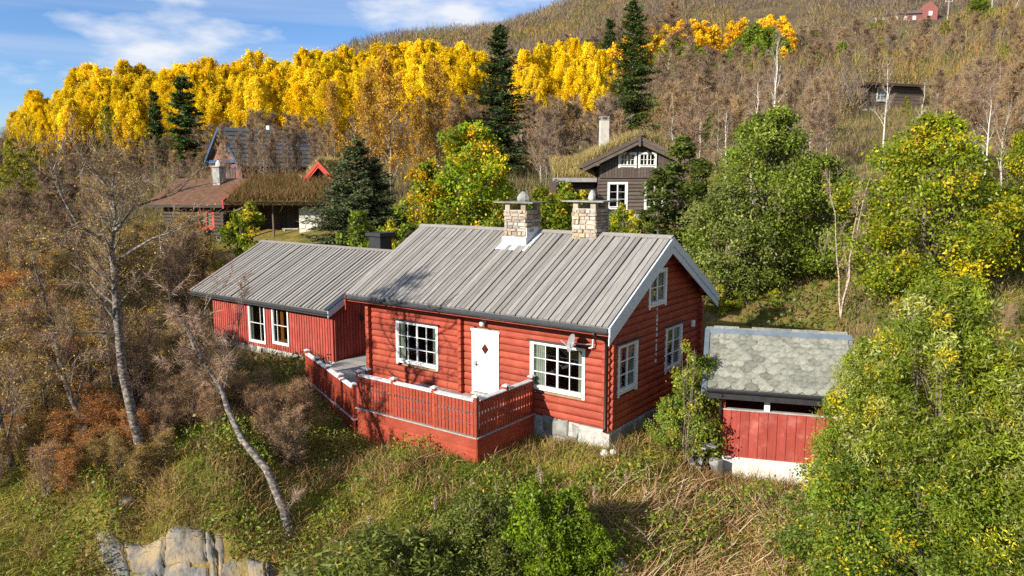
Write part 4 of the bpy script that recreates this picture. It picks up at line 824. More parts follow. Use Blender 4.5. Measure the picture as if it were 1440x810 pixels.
def far_red():
    p = at(1278, 42, 285); zg = gz(p[0], p[1])
    t = thing('far_red_house', 'tiny faded red house on the hillside by the utility poles', 'house', (p[0], p[1], zg), R(-10))
    MB().box(-7, 4, 0, 6, -3, 2.6).build('wall', PINK, t)
    MB().box(-12, -7.05, .5, 5, -3, 1.6).build('garage_wall', PLASTER, t)
    MB().prism([(-7.5, -.6, 2.5), (-7.5, 6.6, 2.5), (-7.5, 3, 4.2)], [(4, -.6, 2.5), (4, 6.6, 2.5), (4, 3, 4.2)]).build('roof', SHING, t)
    MB().prism([(4.05, -1, -3), (9, -1, -3), (9, -1, 4), (6.5, -1, 6.6), (4.05, -1, 4)], [(4.05, 7, -3), (9, 7, -3), (9, 7, 4), (6.5, 7, 6.6), (4.05, 7, 4)]).build('gable_wing', PINK, t)
    for x in (-5, -2, 1): MB().box(x, x+1.1, -.06, .01, .4, 1.7).build('window', WHITE, t)
    MB().box(6, 7.2, -1.06, -.99, 1.5, 3).build('window', WHITE, t)
far_red()
def hidden_roof():
    p = at(1225, 285, 44); zg = gz(p[0], p[1])
    t = thing('brown_hut', 'small brown hut roof peeking between the trees at right', 'hut', (p[0], p[1], zg), R(20))
    MB().box(-1.6, 1.6, 0, 3, -.6, 1.7).build('wall', TIMBER2, t)
    MB().prism([(-2, -.4, 1.55), (-2, 3.4, 1.55), (-2, 1.5, 2.5)], [(2, -.4, 1.55), (2, 3.4, 1.55), (2, 1.5, 2.5)]).build('roof', RUST, t)
    MB().box(-.5, .5, -.05, -.01, -.4, 1.4).build('door', TIMBER, t)
hidden_roof()
def pole(u, v, D, h, label, lean=0, arm=True, r=.14):
    p = at(u, v, D); zg = gz(p[0], p[1]); t = thing('utility_pole', label, 'utility pole', (p[0], p[1], zg), 0, 'utility poles on the hillside')
    top = (lean*h, 0, h)
    MB().tube([(0, 0, -2), (lean*h*.5, 0, h*.5), top], [r*1.2, r, r*.8], 8).build('pole', GREYW, t)
    if arm:
        MB().box(top[0]-1.3, top[0]+1.3, -.1, .1, h-.5, h-.3).build('cross_arm', GREYW, t)
        for k in (-1.1, 0, 1.1): MB().tube([(top[0]+k, 0, h-.3), (top[0]+k, 0, h+.1)], .08, 6).build('insulator', WHITE, t)
pole(982, 24, 300, 7, 'utility pole on the ridge above the orange trees', r=.22); pole(1393, 30, 270, 8, 'tall utility pole at the upper right edge', r=.22)
pole(1331, 48, 270, 8, 'utility pole right of the tiny red house', r=.2); pole(1417, 36, 260, 9, 'leaning bare pole in the upper right corner', lean=.45, arm=False, r=.2)
pole(1217, 100, 165, 6, 'short wooden pole standing above the grey cabin', arm=False, r=.3)

# ---------------------------------------------------------------- vegetation generators
def nrm(v): return v/np.maximum(np.linalg.norm(v, axis=-1, keepdims=True), 1e-9)
LIGHT = np.array([-.45, -.5, .75])
def leaves(pos, size, aspect, rg, up=.35, droop=None):
    """diamond leaves, gently folded down their middle"""
    n_ = len(pos); d = nrm(rg.normal(size=(n_, 3))+(np.array(droop) if droop is not None else 0)); nn = nrm(rg.normal(size=(n_, 3))*.8+LIGHT*(.5+up)); s_ = nrm(np.cross(d, nn)); l = size*(rg.uniform(.65, 1.3, (n_, 1))); w_ = l*aspect
    V_ = np.stack([pos-d*l*.5, pos+s_*w_*.5+d*l*.08, pos+d*l*.5, pos-s_*w_*.5+d*l*.08], 1).reshape(-1, 3)
    return V_, np.arange(n_*4).reshape(-1, 4)
def shade(base, n_, rg, var=.18, hue=.08):
    return np.clip(np.asarray(base)*(1+rg.normal(size=(n_, 1))*var)*(1+rg.normal(size=(n_, 3))*hue), .004, .95)
def blades(p, d, w_, rg):
    """thin triangles from p along d"""
    s_ = nrm(np.cross(d, rg.normal(size=d.shape)))*w_
    return np.stack([p-s_*.5, p+s_*.5, p+d], 1).reshape(-1, 3), np.arange(len(p)*3).reshape(-1, 3)
def bent(p, d, w_, rg, bend=.35):
    """two-segment grass blades as quads that end in a narrow tip"""
    s_ = nrm(np.cross(d, rg.normal(size=d.shape)))*w_; b = rg.normal(size=d.shape)*np.array([1, 1, .2])*bend*np.linalg.norm(d, axis=-1, keepdims=True)
    mid = p+d*.6+b*.25; tip = p+d+b
    V_ = np.stack([p-s_*.5, p+s_*.5, mid+s_*.35, mid-s_*.35, tip+s_*.06, tip-s_*.06], 1).reshape(-1, 3); i_ = np.arange(len(p))[:, None]*6
    return V_, np.concatenate([i_+np.array([0, 1, 2, 3]), i_+np.array([3, 2, 4, 5])])
def curve(p, d, ln, n_, rg, wob=.12, up=0.0):
    pts = [np.array(p, float)]; d = np.array(d, float); d /= np.linalg.norm(d)
    for k in range(n_):
        d = d+rg.normal(size=3)*wob+np.array([0, 0, up]); d /= np.linalg.norm(d); pts.append(pts[-1]+d*ln/n_)
    return np.array(pts)
def along(pts, t):
    x = t*(len(pts)-1); i_ = min(int(x), len(pts)-2); f_ = x-i_; return pts[i_]*(1-f_)+pts[i_+1]*f_, nrm(pts[i_+1]-pts[i_])
def cat(parts):
    off = 0; Vs, Fs = [], []
    for V_, F_ in parts: Vs.append(V_); Fs.append(F_+off); off += len(V_)
    return np.concatenate(Vs), np.concatenate(Fs)
def clump_tree(name, seed, Ht, Rr, zb, ncl, per, ls, pal, prof, bark=BARK, tr=.13, asp=.75, cr=.3, flat=.8, shell=.45, label='tree', cat_='tree', group=None, stems=1, up=.35, droop=None, jit=.15):
    """trunk and limbs that reach into clumps of leaves; pal: (colour, weight)"""
    rg = np.random.default_rng(seed); root = thing(name, label, cat_, group=group)
    t = rg.uniform(0, 1, ncl); r_ = Rr*np.array([prof(x) for x in t])*rg.uniform(0, 1, ncl)**shell; a = rg.uniform(0, 6.283, ncl)
    lob = 1+.18*np.sin(a*3+seed)+.12*np.sin(a*2+t*7)
    cen = np.stack([r_*np.cos(a)*lob, r_*np.sin(a)*lob, zb+(Ht-zb)*t], -1); crad = Rr*cr*rg.uniform(.55, 1.25, ncl)*np.array([.45+.55*prof(x) for x in t])
    mb = MB(); tops = []
    for s_ in range(stems):
        ang = rg.uniform(0, 6.28); sp = 0 if stems == 1 else Rr*.3
        tp = np.array([[0, 0, -.3], [0, 0, 0], *[[math.cos(ang)*sp*f_+rg.normal()*tr*.8, math.sin(ang)*sp*f_+rg.normal()*tr*.8, Ht*.92*f_] for f_ in (.2, .4, .6, .8, 1)]])
        mb.tube(tp, [tr*1.25, tr*1.1, tr*.9, tr*.72, tr*.52, tr*.3, tr*.1], 8); tops.append(tp)
    for k in range(min(ncl, 70)):
        tp = tops[k % stems]; f_ = np.clip((cen[k, 2]-Rr*.35*abs(rg.normal()))/Ht, .12, .9); b0 = np.array([np.interp(f_*Ht, tp[:, 2], tp[:, j]) for j in (0, 1, 2)])
        mid = (b0+cen[k])/2+rg.normal(size=3)*.08*Rr; mb.tube([b0, mid, cen[k]], [tr*.3, tr*.2, tr*.06], 5, cap=False)
    mb.build('trunk', bark, root, True)
    idx = np.repeat(np.arange(ncl), rg.poisson(per, ncl)); off = rg.normal(size=(len(idx), 3)); off *= (np.abs(rg.normal(size=(len(idx), 1)))*.35+.55)/np.linalg.norm(off, axis=1, keepdims=True)
    pos = cen[idx]+off*crad[idx][:, None]*np.array([1, 1, flat])
    V_, F_ = leaves(pos, ls, asp, rg, up, droop)
    cols = np.array([c for c, w_ in pal]); wt = np.array([w_ for c, w_ in pal], float); wt /= wt.sum()
    cc = rg.choice(len(pal), ncl, p=wt); lc = cols[np.where(rg.random(len(idx)) < .72, cc[idx], rg.choice(len(pal), len(idx), p=wt))]
    lc = lc*(1+rg.normal(size=(ncl, 1))*.16)[idx]*(1+rg.normal(size=(len(idx), 1))*jit); lc = np.clip(lc, .004, .95)
    mk('crown', V_, F_, LEAF, root, col=np.repeat(lc, 4, 0)); return root
def bare_tree(name, seed, Ht, label, group=None, path=None, tr=.1, nl=26, sub=6, twigs=5200, tw=.016, tl=.55, tcol=(.17, .125, .09), leafn=0, leafpal=None, ls=.08, bark=BIRCH, spread=.42, first=.25, cat_='tree', upc=.10, limbs=None, stems=1):
    rg = np.random.default_rng(seed); root = thing(name, label, cat_, group=group); mb = MB(); subs = []
    for s_ in range(stems):
        if path is None:
            ang = rg.uniform(0, 6.28); sp = Ht*(.02 if stems == 1 else .16)
            pts = np.array([[0, 0, -.3]]+[[math.cos(ang)*sp*f_**1.2+rg.normal()*Ht*.008, math.sin(ang)*sp*f_**1.2+rg.normal()*Ht*.008, Ht*f_] for f_ in np.linspace(0, .98, 8)])
        else: pts = np.array(path, float)
        rr = tr*np.linspace(1.1, .08, len(pts))**.9; mb.tube(pts, rr, 8)
        lim_ = []
        for k in range(nl//stems):
            t = first+(1-first)*((k+rg.random())/(nl//stems))**.9*.98; p, d = along(pts, t)
            a = rg.uniform(0, 6.283); out = np.array([math.cos(a), math.sin(a), rg.uniform(.25, 1.1)]); ln = Ht*spread*(1.12-t)**.75*rg.uniform(.55, 1.15)
            lim_.append((curve(p, out+d*.5, ln, 6, rg, .13, upc), max(.012, tr*(1.05-t)*.55)))
        for l_ in (limbs or []): lim_.append((np.array(l_[0], float), l_[1]))
        for c_, r0 in lim_:
            mb.tube(c_, r0*np.linspace(1, .12, len(c_)), 5, cap=False); subs.append(c_)
            for j in range(sub):
                t = rg.uniform(.25, .98); p, d = along(c_, t); L_ = np.linalg.norm(c_[-1]-c_[0])*rg.uniform(.25, .55)
                q = curve(p, d+rg.normal(size=3)*.7, L_, 4, rg, .18, upc*.8); mb.tube(q, r0*.32*np.linspace(1, .2, len(q)), 3, cap=False); subs.append(q); subs.append(q)
    mb.build('trunk', bark, root, True)
    S = np.array([np.concatenate([s_[0:1], s_[len(s_)//2:len(s_)//2+1], s_[-1:]]) for s_ in subs]); i_ = rg.integers(0, len(S), twigs); t = rg.uniform(.1, 1, (twigs, 1))
    P = np.where(t < .5, S[i_, 0]*(1-2*t)+S[i_, 1]*2*t, S[i_, 1]*(2-2*t)+S[i_, 2]*(2*t-1)); dr = nrm(nrm(S[i_, 2]-S[i_, 0])+rg.normal(size=(twigs, 3))*.62)
    V_, F_ = blades(P, dr*rg.uniform(.4, 1.2, (twigs, 1))*tl, tw, rg); C_ = np.repeat(shade(tcol, twigs, rg, .25, .06), 3, 0)
    cr_ = mk('crown', V_, F_, TWIG, root, col=C_)
    if leafn:
        j = rg.integers(0, twigs, leafn); pos = P[j]+dr[j]*tl*rg.uniform(.2, 1, (leafn, 1)); V_, F_ = leaves(pos, ls, .8, rg, .2)
        cols = np.array([c for c, w_ in leafpal]); wt = np.array([w_ for c, w_ in leafpal], float); lc = cols[rg.choice(len(cols), leafn, p=wt/wt.sum())]*(1+rg.normal(size=(leafn, 1))*.2)
        mk('remaining_leaves', V_, F_, LEAF, root, col=np.repeat(np.clip(lc, .01, .95), 4, 0))
    return root
def spruce(name, seed, Ht, Rr, label, col=(.035, .055, .022), n_lev=46, group=None, dens=1.0, base=.04, nl=.3, nw=.05):
    rg = np.random.default_rng(seed); root = thing(name, label, 'tree', group=group); mb = MB().tube([(0, 0, -.4), (0, 0, Ht*.5), (0, 0, Ht)], [Ht*.016, Ht*.009, .01], 8); Pn, Dn = [], []
    for k in range(n_lev):
        t = base+(1-base)*(k/n_lev)**.92; z = Ht*t+rg.normal()*.12; ln = Rr*(1-t)**.72*rg.uniform(.75, 1.15)+.08
        for j in range(int(rg.integers(6, 9))):
            a = rg.uniform(0, 6.283); L_ = ln*rg.uniform(.4, 1.25); dz = .05+.35*t-.32*(1-t)
            q = [np.array([0, 0, z+rg.normal()*.15])]; d = np.array([math.cos(a), math.sin(a), dz+.15])
            for s_ in range(4): q.append(q[-1]+d*L_/4); d = d+np.array([0, 0, -.07+.08*s_])
            q = np.array(q); mb.tube(q, np.linspace(.03, .006, 5)*max(1, Ht/12), 3, cap=False)
            nn = int((26+150*L_/Rr)*dens); tt = rg.uniform(.12, 1, nn)
            base_ = np.stack([np.interp(tt*4, np.arange(5), q[:, c]) for c in range(3)], -1); side = rg.choice([-1, 1], nn); sd_ = np.stack([-math.sin(a)*side, math.cos(a)*side, rg.normal(size=nn)*.25-.28], -1)
            sp = rg.uniform(0, 1, nn)*.24*L_*(1.1-tt*.8); Pn.append(base_+sd_*sp[:, None]); Dn.append(nrm(np.array([math.cos(a), math.sin(a), .0])*.9+sd_*.8+rg.normal(size=(nn, 3))*.35))
    mb.build('trunk', BARK, root, True); P = np.concatenate(Pn); D_ = np.concatenate(Dn)
    s_ = nrm(np.cross(D_, np.array([0, 0, 1.])+rg.normal(size=D_.shape)*.4)); l = nl*rg.uniform(.6, 1.3, (len(P), 1)); w_ = nw*rg.uniform(.7, 1.4, (len(P), 1))
    V_ = np.stack([P, P+D_*l*.5+s_*w_, P+D_*l, P+D_*l*.5-s_*w_], 1).reshape(-1, 3)
    mk('crown', V_, np.arange(len(V_)).reshape(-1, 4), NEEDLE, root, col=np.repeat(shade(col, len(P), rg, .28, .1), 4, 0)); return root
egg = lambda t: max(.1, math.sin(math.pi*min(1, .10+.86*t)**.85))**.75
column = lambda t: max(.12, (1-t)**.55)*min(1, .45+2.2*t)
dome = lambda t: max(.08, (1-t**2.2))**.6*min(1, .6+2*t)
def place(src_list, used, u, D, vtop, hsrc, vm=None, wide=1.0, label=None, group=None, rgx=rng):
    """stand a copy where the picture shows one: its height follows from where its top shows"""
    k = int(rgx.integers(len(src_list))); s = src_list[k]; top = at(u, vtop, D); x, y = top[0], top[1]; z = gz(x, y); h = max(.5, top[2]-z); f_ = h/hsrc[k]; sx = f_*wide
    if not used[k]: used[k] = True; o = s; o.location = (x, y, z-.05); o.rotation_euler = (0, 0, rgx.uniform(0, 6.28)); o.scale = (sx, sx, f_)
    else: o = copy_thing(s, (x, y, z-.05), rgx.uniform(0, 6.28), (sx, sx, f_))
    if label: o['label'] = label
    if group: o['group'] = group
    return o
def setat(o, u, D, vtop, h0, wide=1.0, rz=0.0):
    top = at(u, vtop, D); z = gz(top[0], top[1]); f_ = max(.4, top[2]-z)/h0; o.location = (top[0], top[1], z-.05); o.scale = (f_*wide, f_*wide, f_); o.rotation_euler = (0, 0, rz); return o

# ---------------------------------------------------------------- trees of the background
YEL = [((.86, .59, .008), 5), ((.88, .66, .012), 3), ((.82, .51, .006), 2), ((.62, .56, .02), 1)]
asp = [clump_tree('yellow_aspen', 100+k, 16, 3.7+.4*(k % 3), 1.6, 340, 84, .255, YEL, egg, bark=BARKG, tr=.17, flat=1.7, cr=.155, asp=.85, jit=.1, up=2.0) for k in range(4)]
ua = [False]*4; r1 = np.random.default_rng(21)
AG = 'yellow aspens along the skyline'; AL = 'golden yellow aspen in the skyline row'
prof_u = [0, 45, 70, 100, 130, 200, 300, 400, 470, 520, 560, 610, 660, 700]; prof_v = [175, 135, 130, 108, 98, 94, 88, 80, 74, 72, 74, 66, 64, 70]
for row in range(3):
    u = 22+row*9
    while u < 690:
        place(asp, ua, u, 128-row*13+r1.uniform(-3, 3), np.interp(u, prof_u, prof_v)+row*16+r1.uniform(-9, 9), [16]*4, wide=r1.uniform(.85, 1.15), label=AL, group=AG, rgx=r1); u += r1.uniform(17, 25)
for (u, v, D) in ((738, 72, 112), (762, 64, 115), (785, 60, 116), (806, 57, 114), (828, 62, 112), (846, 72, 110), (752, 92, 108), (815, 84, 106), (836, 90, 105), (795, 78, 110)):
    place(asp, ua, u, D, v, [16]*4, wide=.9, label='yellow aspen between the two tall spruces', group='yellow aspens between the spruces', rgx=r1)
ORA = [((.87, .50, .012), 5), ((.88, .60, .02), 3), ((.82, .42, .01), 2)]
ora = [clump_tree('orange_birch', 120+k, 12, 3.2, 1.6, 70, 70, .42, ORA, dome, bark=BARKG, tr=.14, cr=.3) for k in range(2)]; uo = [False]*2
for (u, v, D) in ((918, 42, 200), (936, 36, 205), (955, 30, 210), (975, 28, 212), (992, 30, 214), (1005, 36, 216), (945, 48, 196), (985, 45, 200), (880, 52, 190), (866, 60, 185), (1085, 22, 205), (1100, 24, 208), (1108, 36, 200), (1072, 28, 208), (1030, 30, 230), (1045, 26, 232), (1102, 66, 178)):
    place(ora, uo, u, D, v, [12]*2, wide=1.05, label='orange yellow birch beyond the tall spruce', group='orange birches on the upper slope', rgx=r1)
r9 = np.random.default_rng(99)
GRN = [((.15, .22, .015), 4), ((.20, .26, .018), 2), ((.11, .16, .014), 2)]
grn = [clump_tree('green_willow', 130+k, 9, 3.4, .8, 70, 75, .36, GRN, dome, bark=BARK, tr=.13, cr=.3) for k in range(2)]; ug = [False]*2
for (u, v, D) in ((948, 52, 188), (1062, 36, 188), (1080, 40, 186), (1050, 48, 182), (1095, 50, 184), (1068, 58, 178), (1185, 60, 185), (1150, 72, 160), (1137, 78, 158), (1378, 30, 250), (1390, 36, 250), (1405, 28, 252), (1360, 32, 255), (975, 64, 170)):
    place(grn, ug, u, D, v, [9]*2, wide=1.1, label='green willow on the slope among brown birches', group='green willows on the upper slope', rgx=r1)
for k in range(12):
    u = r9.uniform(940, 1185) if k % 2 else r9.uniform(1310, 1440); D = r9.uniform(85, 150); place(grn, ug, u, D, np.interp(D, [85, 150], [165, 85])+r9.uniform(-12, 12)-(u-1190)*.05, [9]*2, wide=.9, label='green willow scattered on the brown right slope', group='green willows on the right slope', rgx=r9)
YG = [((.26, .24, .02), 3), ((.36, .28, .02), 2), ((.15, .19, .02), 2)]
ygt = [clump_tree('yellow_green_birch', 140+k, 11, 2.6, 1.8, 60, 60, .3, YG, dome, bark=BIRCH, tr=.11, cr=.3) for k in range(2)]; uy = [False]*2
for (u, v, D) in ((808, 60, 260), (790, 66, 255), (826, 54, 250), (845, 60, 240), (1238, 52, 165), (1255, 58, 160), (1180, 70, 170), (1276, 136, 98), (1244, 160, 90), (1318, 140, 100), (1400, 120, 110), (150, 150, 100), (45, 205, 70), (15, 195, 72), (30, 215, 62), (8, 225, 60), (120, 260, 48)):
    place(ygt, uy, u, D, v, [11]*2, wide=1.0, label='yellow green birch scattered in the brown wood', group='yellow green birches', rgx=r1)
for k in range(22):
    u = r9.uniform(930, 1180) if k % 2 else r9.uniform(1310, 1440); D = r9.uniform(75, 170); place(ygt, uy, u, D, np.interp(D, [75, 170], [165, 70])+r9.uniform(-12, 12)-(u-1190)*.05, [11]*2, wide=1.0, label='yellow green birch on the brown right slope', group='yellow green birches on the right slope', rgx=r9)
# spruces
sp1 = spruce('tall_spruce', 201, 18, 3.7, 'tall dark green spruce standing before the yellow aspens, centre', n_lev=50, nl=.36, nw=.06, dens=.75, col=(.055, .085, .028)); setat(sp1, 703, 70, 32, 18, wide=1.3)
sp2 = spruce('pointed_spruce', 202, 20, 4.2, 'tall green spruce whose tip reaches the top edge above the dark cottage', col=(.075, .11, .022), n_lev=50, nl=.4, nw=.065, dens=.75); setat(sp2, 893, 88, -6, 20, wide=1.15)
sp3 = spruce('small_spruce', 203, 10, 2.2, 'small dark spruce, the broader of two before the yellow aspens', n_lev=30, dens=.7, col=(.065, .10, .028), nl=.35, nw=.07); setat(sp3, 256, 92, 106, 10, wide=1.25)
sp4 = copy_thing(sp3, (0, 0, 0), 1, label='slim dark spruce, the left one of two before the yellow aspens'); setat(sp4, 215, 94, 126, 10, wide=.75, rz=1.2)
sp5 = spruce('blue_green_spruce', 205, 8, 3.2, 'bushy blue green spruce beside the turf roofed cottage', col=(.095, .12, .05), n_lev=26, dens=.9, base=.02, nl=.26, nw=.05); setat(sp5, 500, 46.5, 200, 8, wide=1.3)
sp6 = copy_thing(sp5, (0, 0, 0), 2, label='leaning half of the spruce clump close to the red gable'); setat(sp6, 478, 47.2, 238, 8, wide=.95, rz=2)
sp5b = copy_thing(sp5, (0, 0, 0), 4, label='right part of the bushy spruce clump beside the turf roofed cottage'); setat(sp5b, 528, 47.5, 226, 8, wide=1.2, rz=4)
sp7 = copy_thing(sp3, (0, 0, 0), 2.2, label='small spruce on the slope left of the orange birches'); setat(sp7, 858, 190, 26, 10, wide=.9, rz=.6)
sp8 = copy_thing(sp3, (0, 0, 0), 2.2, label='dark spruce beside the tiny red far house'); setat(sp8, 1306, 262, 22, 10, wide=1.5, rz=.6)
# bare birches, mid distance
BR = [((.42, .24, .03), 3), ((.30, .17, .04), 3), ((.5, .32, .03), 2)]
bare = [bare_tree('bare_birch', 300+k, 9, 'bare birch', tr=.085, nl=26, sub=6, twigs=5600, tw=.026, tl=.6, leafn=260, leafpal=BR, ls=.13, bark=BIRCH if k % 2 else barkmat('pale_stem_bark', (.58, .53, .46), (.16, .13, .11), .4, .55), tcol=((.20, .14, .085), (.175, .12, .08), (.23, .155, .085), (.165, .12, .09))[k % 4]) for k in range(6)]
ub = [False]*6; r2 = np.random.default_rng(33)
def bset(n_, u0, u1, D0, D1, vt, label, group, wide=1.0, jit=14):
    for k in range(n_):
        u = u0+(u1-u0)*(k+r2.random())/n_; D = r2.uniform(D0, D1)
        if 1180 < u < 1312 and D < 118: continue
        place(bare, ub, u, D, (vt(u) if callable(vt) else vt)+r2.uniform(-jit, jit), [9]*6, wide=wide*r2.uniform(.85, 1.15), label=label, group=group, rgx=r2)
bset(30, 60, 560, 82, 100, lambda u: np.interp(u, [60, 200, 400, 560], [215, 190, 168, 150]), 'bare brown birch below the yellow aspens', 'bare birches below the aspens', wide=1.1)
bset(20, 20, 290, 58, 76, 225, 'bare birch left of the blue trimmed house', 'bare birches left of the houses', wide=1.1)
bset(12, 300, 470, 66, 74, lambda u: 175+.1*abs(u-380), 'thin bare birch around the blue trimmed house', 'bare birches around the blue house', wide=.7)
bset(14, 560, 700, 66, 90, 150, 'bare brown birch left of the tall spruce', 'bare birches beside the tall spruce')
bset(26, 725, 880, 60, 100, 150, 'bare brown birch between the two tall spruces', 'bare birches between the spruces', wide=.95)
bset(34, 930, 1190, 58, 120, lambda u: np.interp(u, [930, 1190], [120, 128]), 'bare brown birch right of the dark cottage', 'bare birches right of the dark cottage', jit=26)
bset(36, 1180, 1450, 55, 100, lambda u: np.interp(u, [1180, 1450], [150, 95]), 'bare brown birch in the wood at the right edge', 'bare birches at the right', jit=24)
bset(30, 920, 1440, 125, 175, lambda u: np.interp(u, [920, 1440], [75, 55]), 'far bare birch on the upper right slope', 'far bare birches on the slope', jit=12, wide=1.3)
bset(10, 0, 140, 34, 48, lambda u: 265, 'bare birch in the near left thicket', 'bare birches in the left thicket', wide=1.2, jit=25)
bset(30, 930, 1450, 175, 260, lambda u: np.interp(u, [930, 1450], [48, 30]), 'far bare birch high on the right slope', 'far bare birches high on the slope', jit=14, wide=1.5)
bset(24, 720, 960, 200, 330, lambda u: np.interp(u, [720, 960], [75, 10]), 'far bare birch on the hill shoulder above the aspens', 'far bare birches on the hill shoulder', jit=12, wide=1.6)
bset(16, 900, 1190, 110, 170, lambda u: 100, 'bare birch below the orange birches', 'bare birches below the orange birches', jit=14, wide=1.2)
for k in range(16):
    u = r9.uniform(720, 1440); D = r9.uniform(200, 330); p_ = at(u, 100, D); zt = gz(p_[0], p_[1])+r9.uniform(6, 9); vt = 405-FPX*math.tan(math.atan2(zt-CAM[2], D)+PITCH); src = (ygt, grn, ora)[k % 3]
    if not 1240 < u < 1320: place(src, [True]*2, u, D, vt, ([11]*2, [9]*2, [12]*2)[k % 3], wide=1.3, label=('yellow green tree dotted high on the hillside', 'green tree dotted high on the hillside', 'orange tree dotted high on the hillside')[k % 3], group='coloured trees high on the hillside', rgx=r9)
# golden birches left of the tall spruce
GOLD = [((.55, .30, .015), 4), ((.66, .38, .02), 3), ((.42, .24, .02), 3)]
gold = [bare_tree('golden_birch', 350+k, 13, 'golden birch', tr=.15, nl=34, sub=7, twigs=5200, tw=.024, tl=.6, leafn=6800, leafpal=GOLD, ls=.19, tcol=(.20, .14, .08), bark=BARKG, first=.15, spread=.4) for k in range(2)]
for k, (u, v, D, wd) in enumerate(((545, 78, 64, .95), (612, 92, 66, .8), (512, 108, 60, .8), (585, 150, 56, .85), (640, 128, 72, .8), (468, 120, 76, .7))):
    o = gold[k] if k < 2 else copy_thing(gold[k % 2], (0, 0, 0)); setat(o, u, D, v, 13, wide=wd, rz=k*1.3); tag(o, 'golden brown birch left of the tall spruce', None, 'golden birches left of the tall spruce')
# maple
MAPL = [((.18, .27, .012), 6), ((.23, .31, .014), 3), ((.62, .42, .012), 2.2), ((.78, .45, .012), 1)]
mp_ = clump_tree('maple', 400, 8, 3.9, .5, 160, 170, .2, MAPL, dome, tr=.2, cr=.24, label='round green maple with yellow tips between spruce and cabin roof'); setat(mp_, 664, 46.5, 176, 8, wide=1.0)
mp2 = clump_tree('yellow_tipped_maple', 401, 6, 2.8, .4, 90, 110, .22, [((.30, .30, .02), 3), ((.62, .36, .015), 3), ((.14, .22, .02), 3)], dome, tr=.14, cr=.26, label='smaller yellowing maple left of the round maple'); setat(mp2, 603, 47, 228, 6, wide=.9)
DKG = [((.155, .215, .018), 5), ((.20, .265, .022), 3), ((.12, .165, .015), 2), ((.30, .32, .06), 1.3)]
small = [clump_tree('leafy_shrub', 410+k, 4, 1.5, .2, 55, 85, .17, DKG if k else [((.19, .25, .015), 4), ((.28, .31, .018), 2), ((.5, .40, .02), .7)], dome, tr=.07, cr=.3, stems=3) for k in range(2)]; us = [False]*2
for (u, v, D, wd, lb) in ((345, 288, 44, .95, 'young green tree standing before the turf roofed cottage porch'), (505, 300, 43, 1.0, 'yellow green bush behind the annex roof, under the blue green spruce'), (545, 312, 42, .9, 'low bush behind the black annex chimney'), (770, 268, 41, 1.1, 'green bush between the two stone chimneys'), (800, 262, 43, 1.0, 'green bush left of the right stone chimney'), (745, 292, 40, .9, 'low green bush right of the left stone chimney'), (875, 290, 42, .8, 'low bush below the white window of the dark cottage'), (905, 300, 41, .9, 'low bush at the white footing of the dark cottage'), (575, 318, 41, .8, 'low yellowing bush left of the main roof ridge'), (640, 300, 40, 1.0, 'green bush just behind the main roof ridge'), (700, 300, 40, .9, 'green bush behind the ridge left of the left stone chimney')):
    o = place(small, us, u, D, v, [4]*2, wide=wd, label=lb, rgx=r2); o['category'] = 'shrub'
for k, u in enumerate((1035, 1062, 1090, 1118, 1146, 1172, 1010, 1205)):
    o = place(small, us, u, 35.5+.8*math.sin(k*2), 408+10*math.sin(k*3), [4]*2, wide=1.3, label='low leafy bush on the meadow edge behind the shed', group='low bushes behind the shed', rgx=r2); o['category'] = 'shrub'
jun = [clump_tree('juniper', 420+k, 6, 1.1, .15, 70, 100, .17, [((.10, .135, .02), 4), ((.14, .165, .03), 2)], lambda t: max(.1, (1-t)**.6), tr=.08, cr=.34, asp=.35, up=.0) for k in range(1)]; uj = [False]
for (u, v, D, lb) in ((926, 238, 40, 'narrow dark green juniper right of the dark cottage, left one'), (960, 192, 41, 'tallest narrow juniper right of the dark cottage'), (985, 225, 40, 'narrow juniper beside the large green willow')):
    place(jun, uj, u, D, v, [6], wide=1.5, label=lb, rgx=r2)
bigw = clump_tree('large_green_willow', 430, 8, 3.6, .5, 180, 210, .155, DKG, dome, tr=.16, cr=.24, stems=4, asp=.5, label='large dense green willow behind the right gable'); setat(bigw, 1088, 38.5, 158, 8, wide=1.0)
bw2 = clump_tree('green_grey_willow', 431, 6, 2.7, .2, 120, 190, .15, [((.17, .20, .04), 4), ((.22, .245, .06), 3), ((.12, .15, .025), 2)], dome, tr=.12, cr=.27, stems=4, asp=.45, label='greyer green willow just right of the main gable'); setat(bw2, 1020, 37, 262, 6, wide=1.05)
bw3 = copy_thing(bw2, (0, 0, 0), label='green willow bush right behind the large willow'); setat(bw3, 1165, 38, 225, 6, wide=.9, rz=2)
YGR = [((.23, .29, .014), 5), ((.17, .22, .014), 3), ((.66, .50, .015), 1.3), ((.33, .36, .015), 2)]
rt = clump_tree('bright_willow', 440, 7.5, 3.5, .4, 170, 210, .155, YGR, dome, tr=.15, cr=.25, stems=3, asp=.55, label='bright yellow green willow at upper right above the pale willow'); setat(rt, 1325, 31, 166, 7.5, wide=1.0)
rt2 = copy_thing(rt, (0, 0, 0), label='yellow green willow cut off by the right edge'); setat(rt2, 1440, 33, 190, 7.5, wide=.7, rz=2)
thin = [bare_tree('thin_birch', 450, 6.5, 'thin pale birch', tr=.055, nl=20, sub=5, twigs=1800, tw=.012, tl=.4, bark=barkmat('pale_birch_bark', (.58, .45, .36), (.25, .18, .14)), leafn=160, leafpal=BR, ls=.08, stems=3, spread=.3, first=.35)]
setat(thin[0], 1195, 31.5, 235, 6.5, wide=.8); thin[0]['label'] = 'clump of thin pale bare birch stems behind the shed ridge'
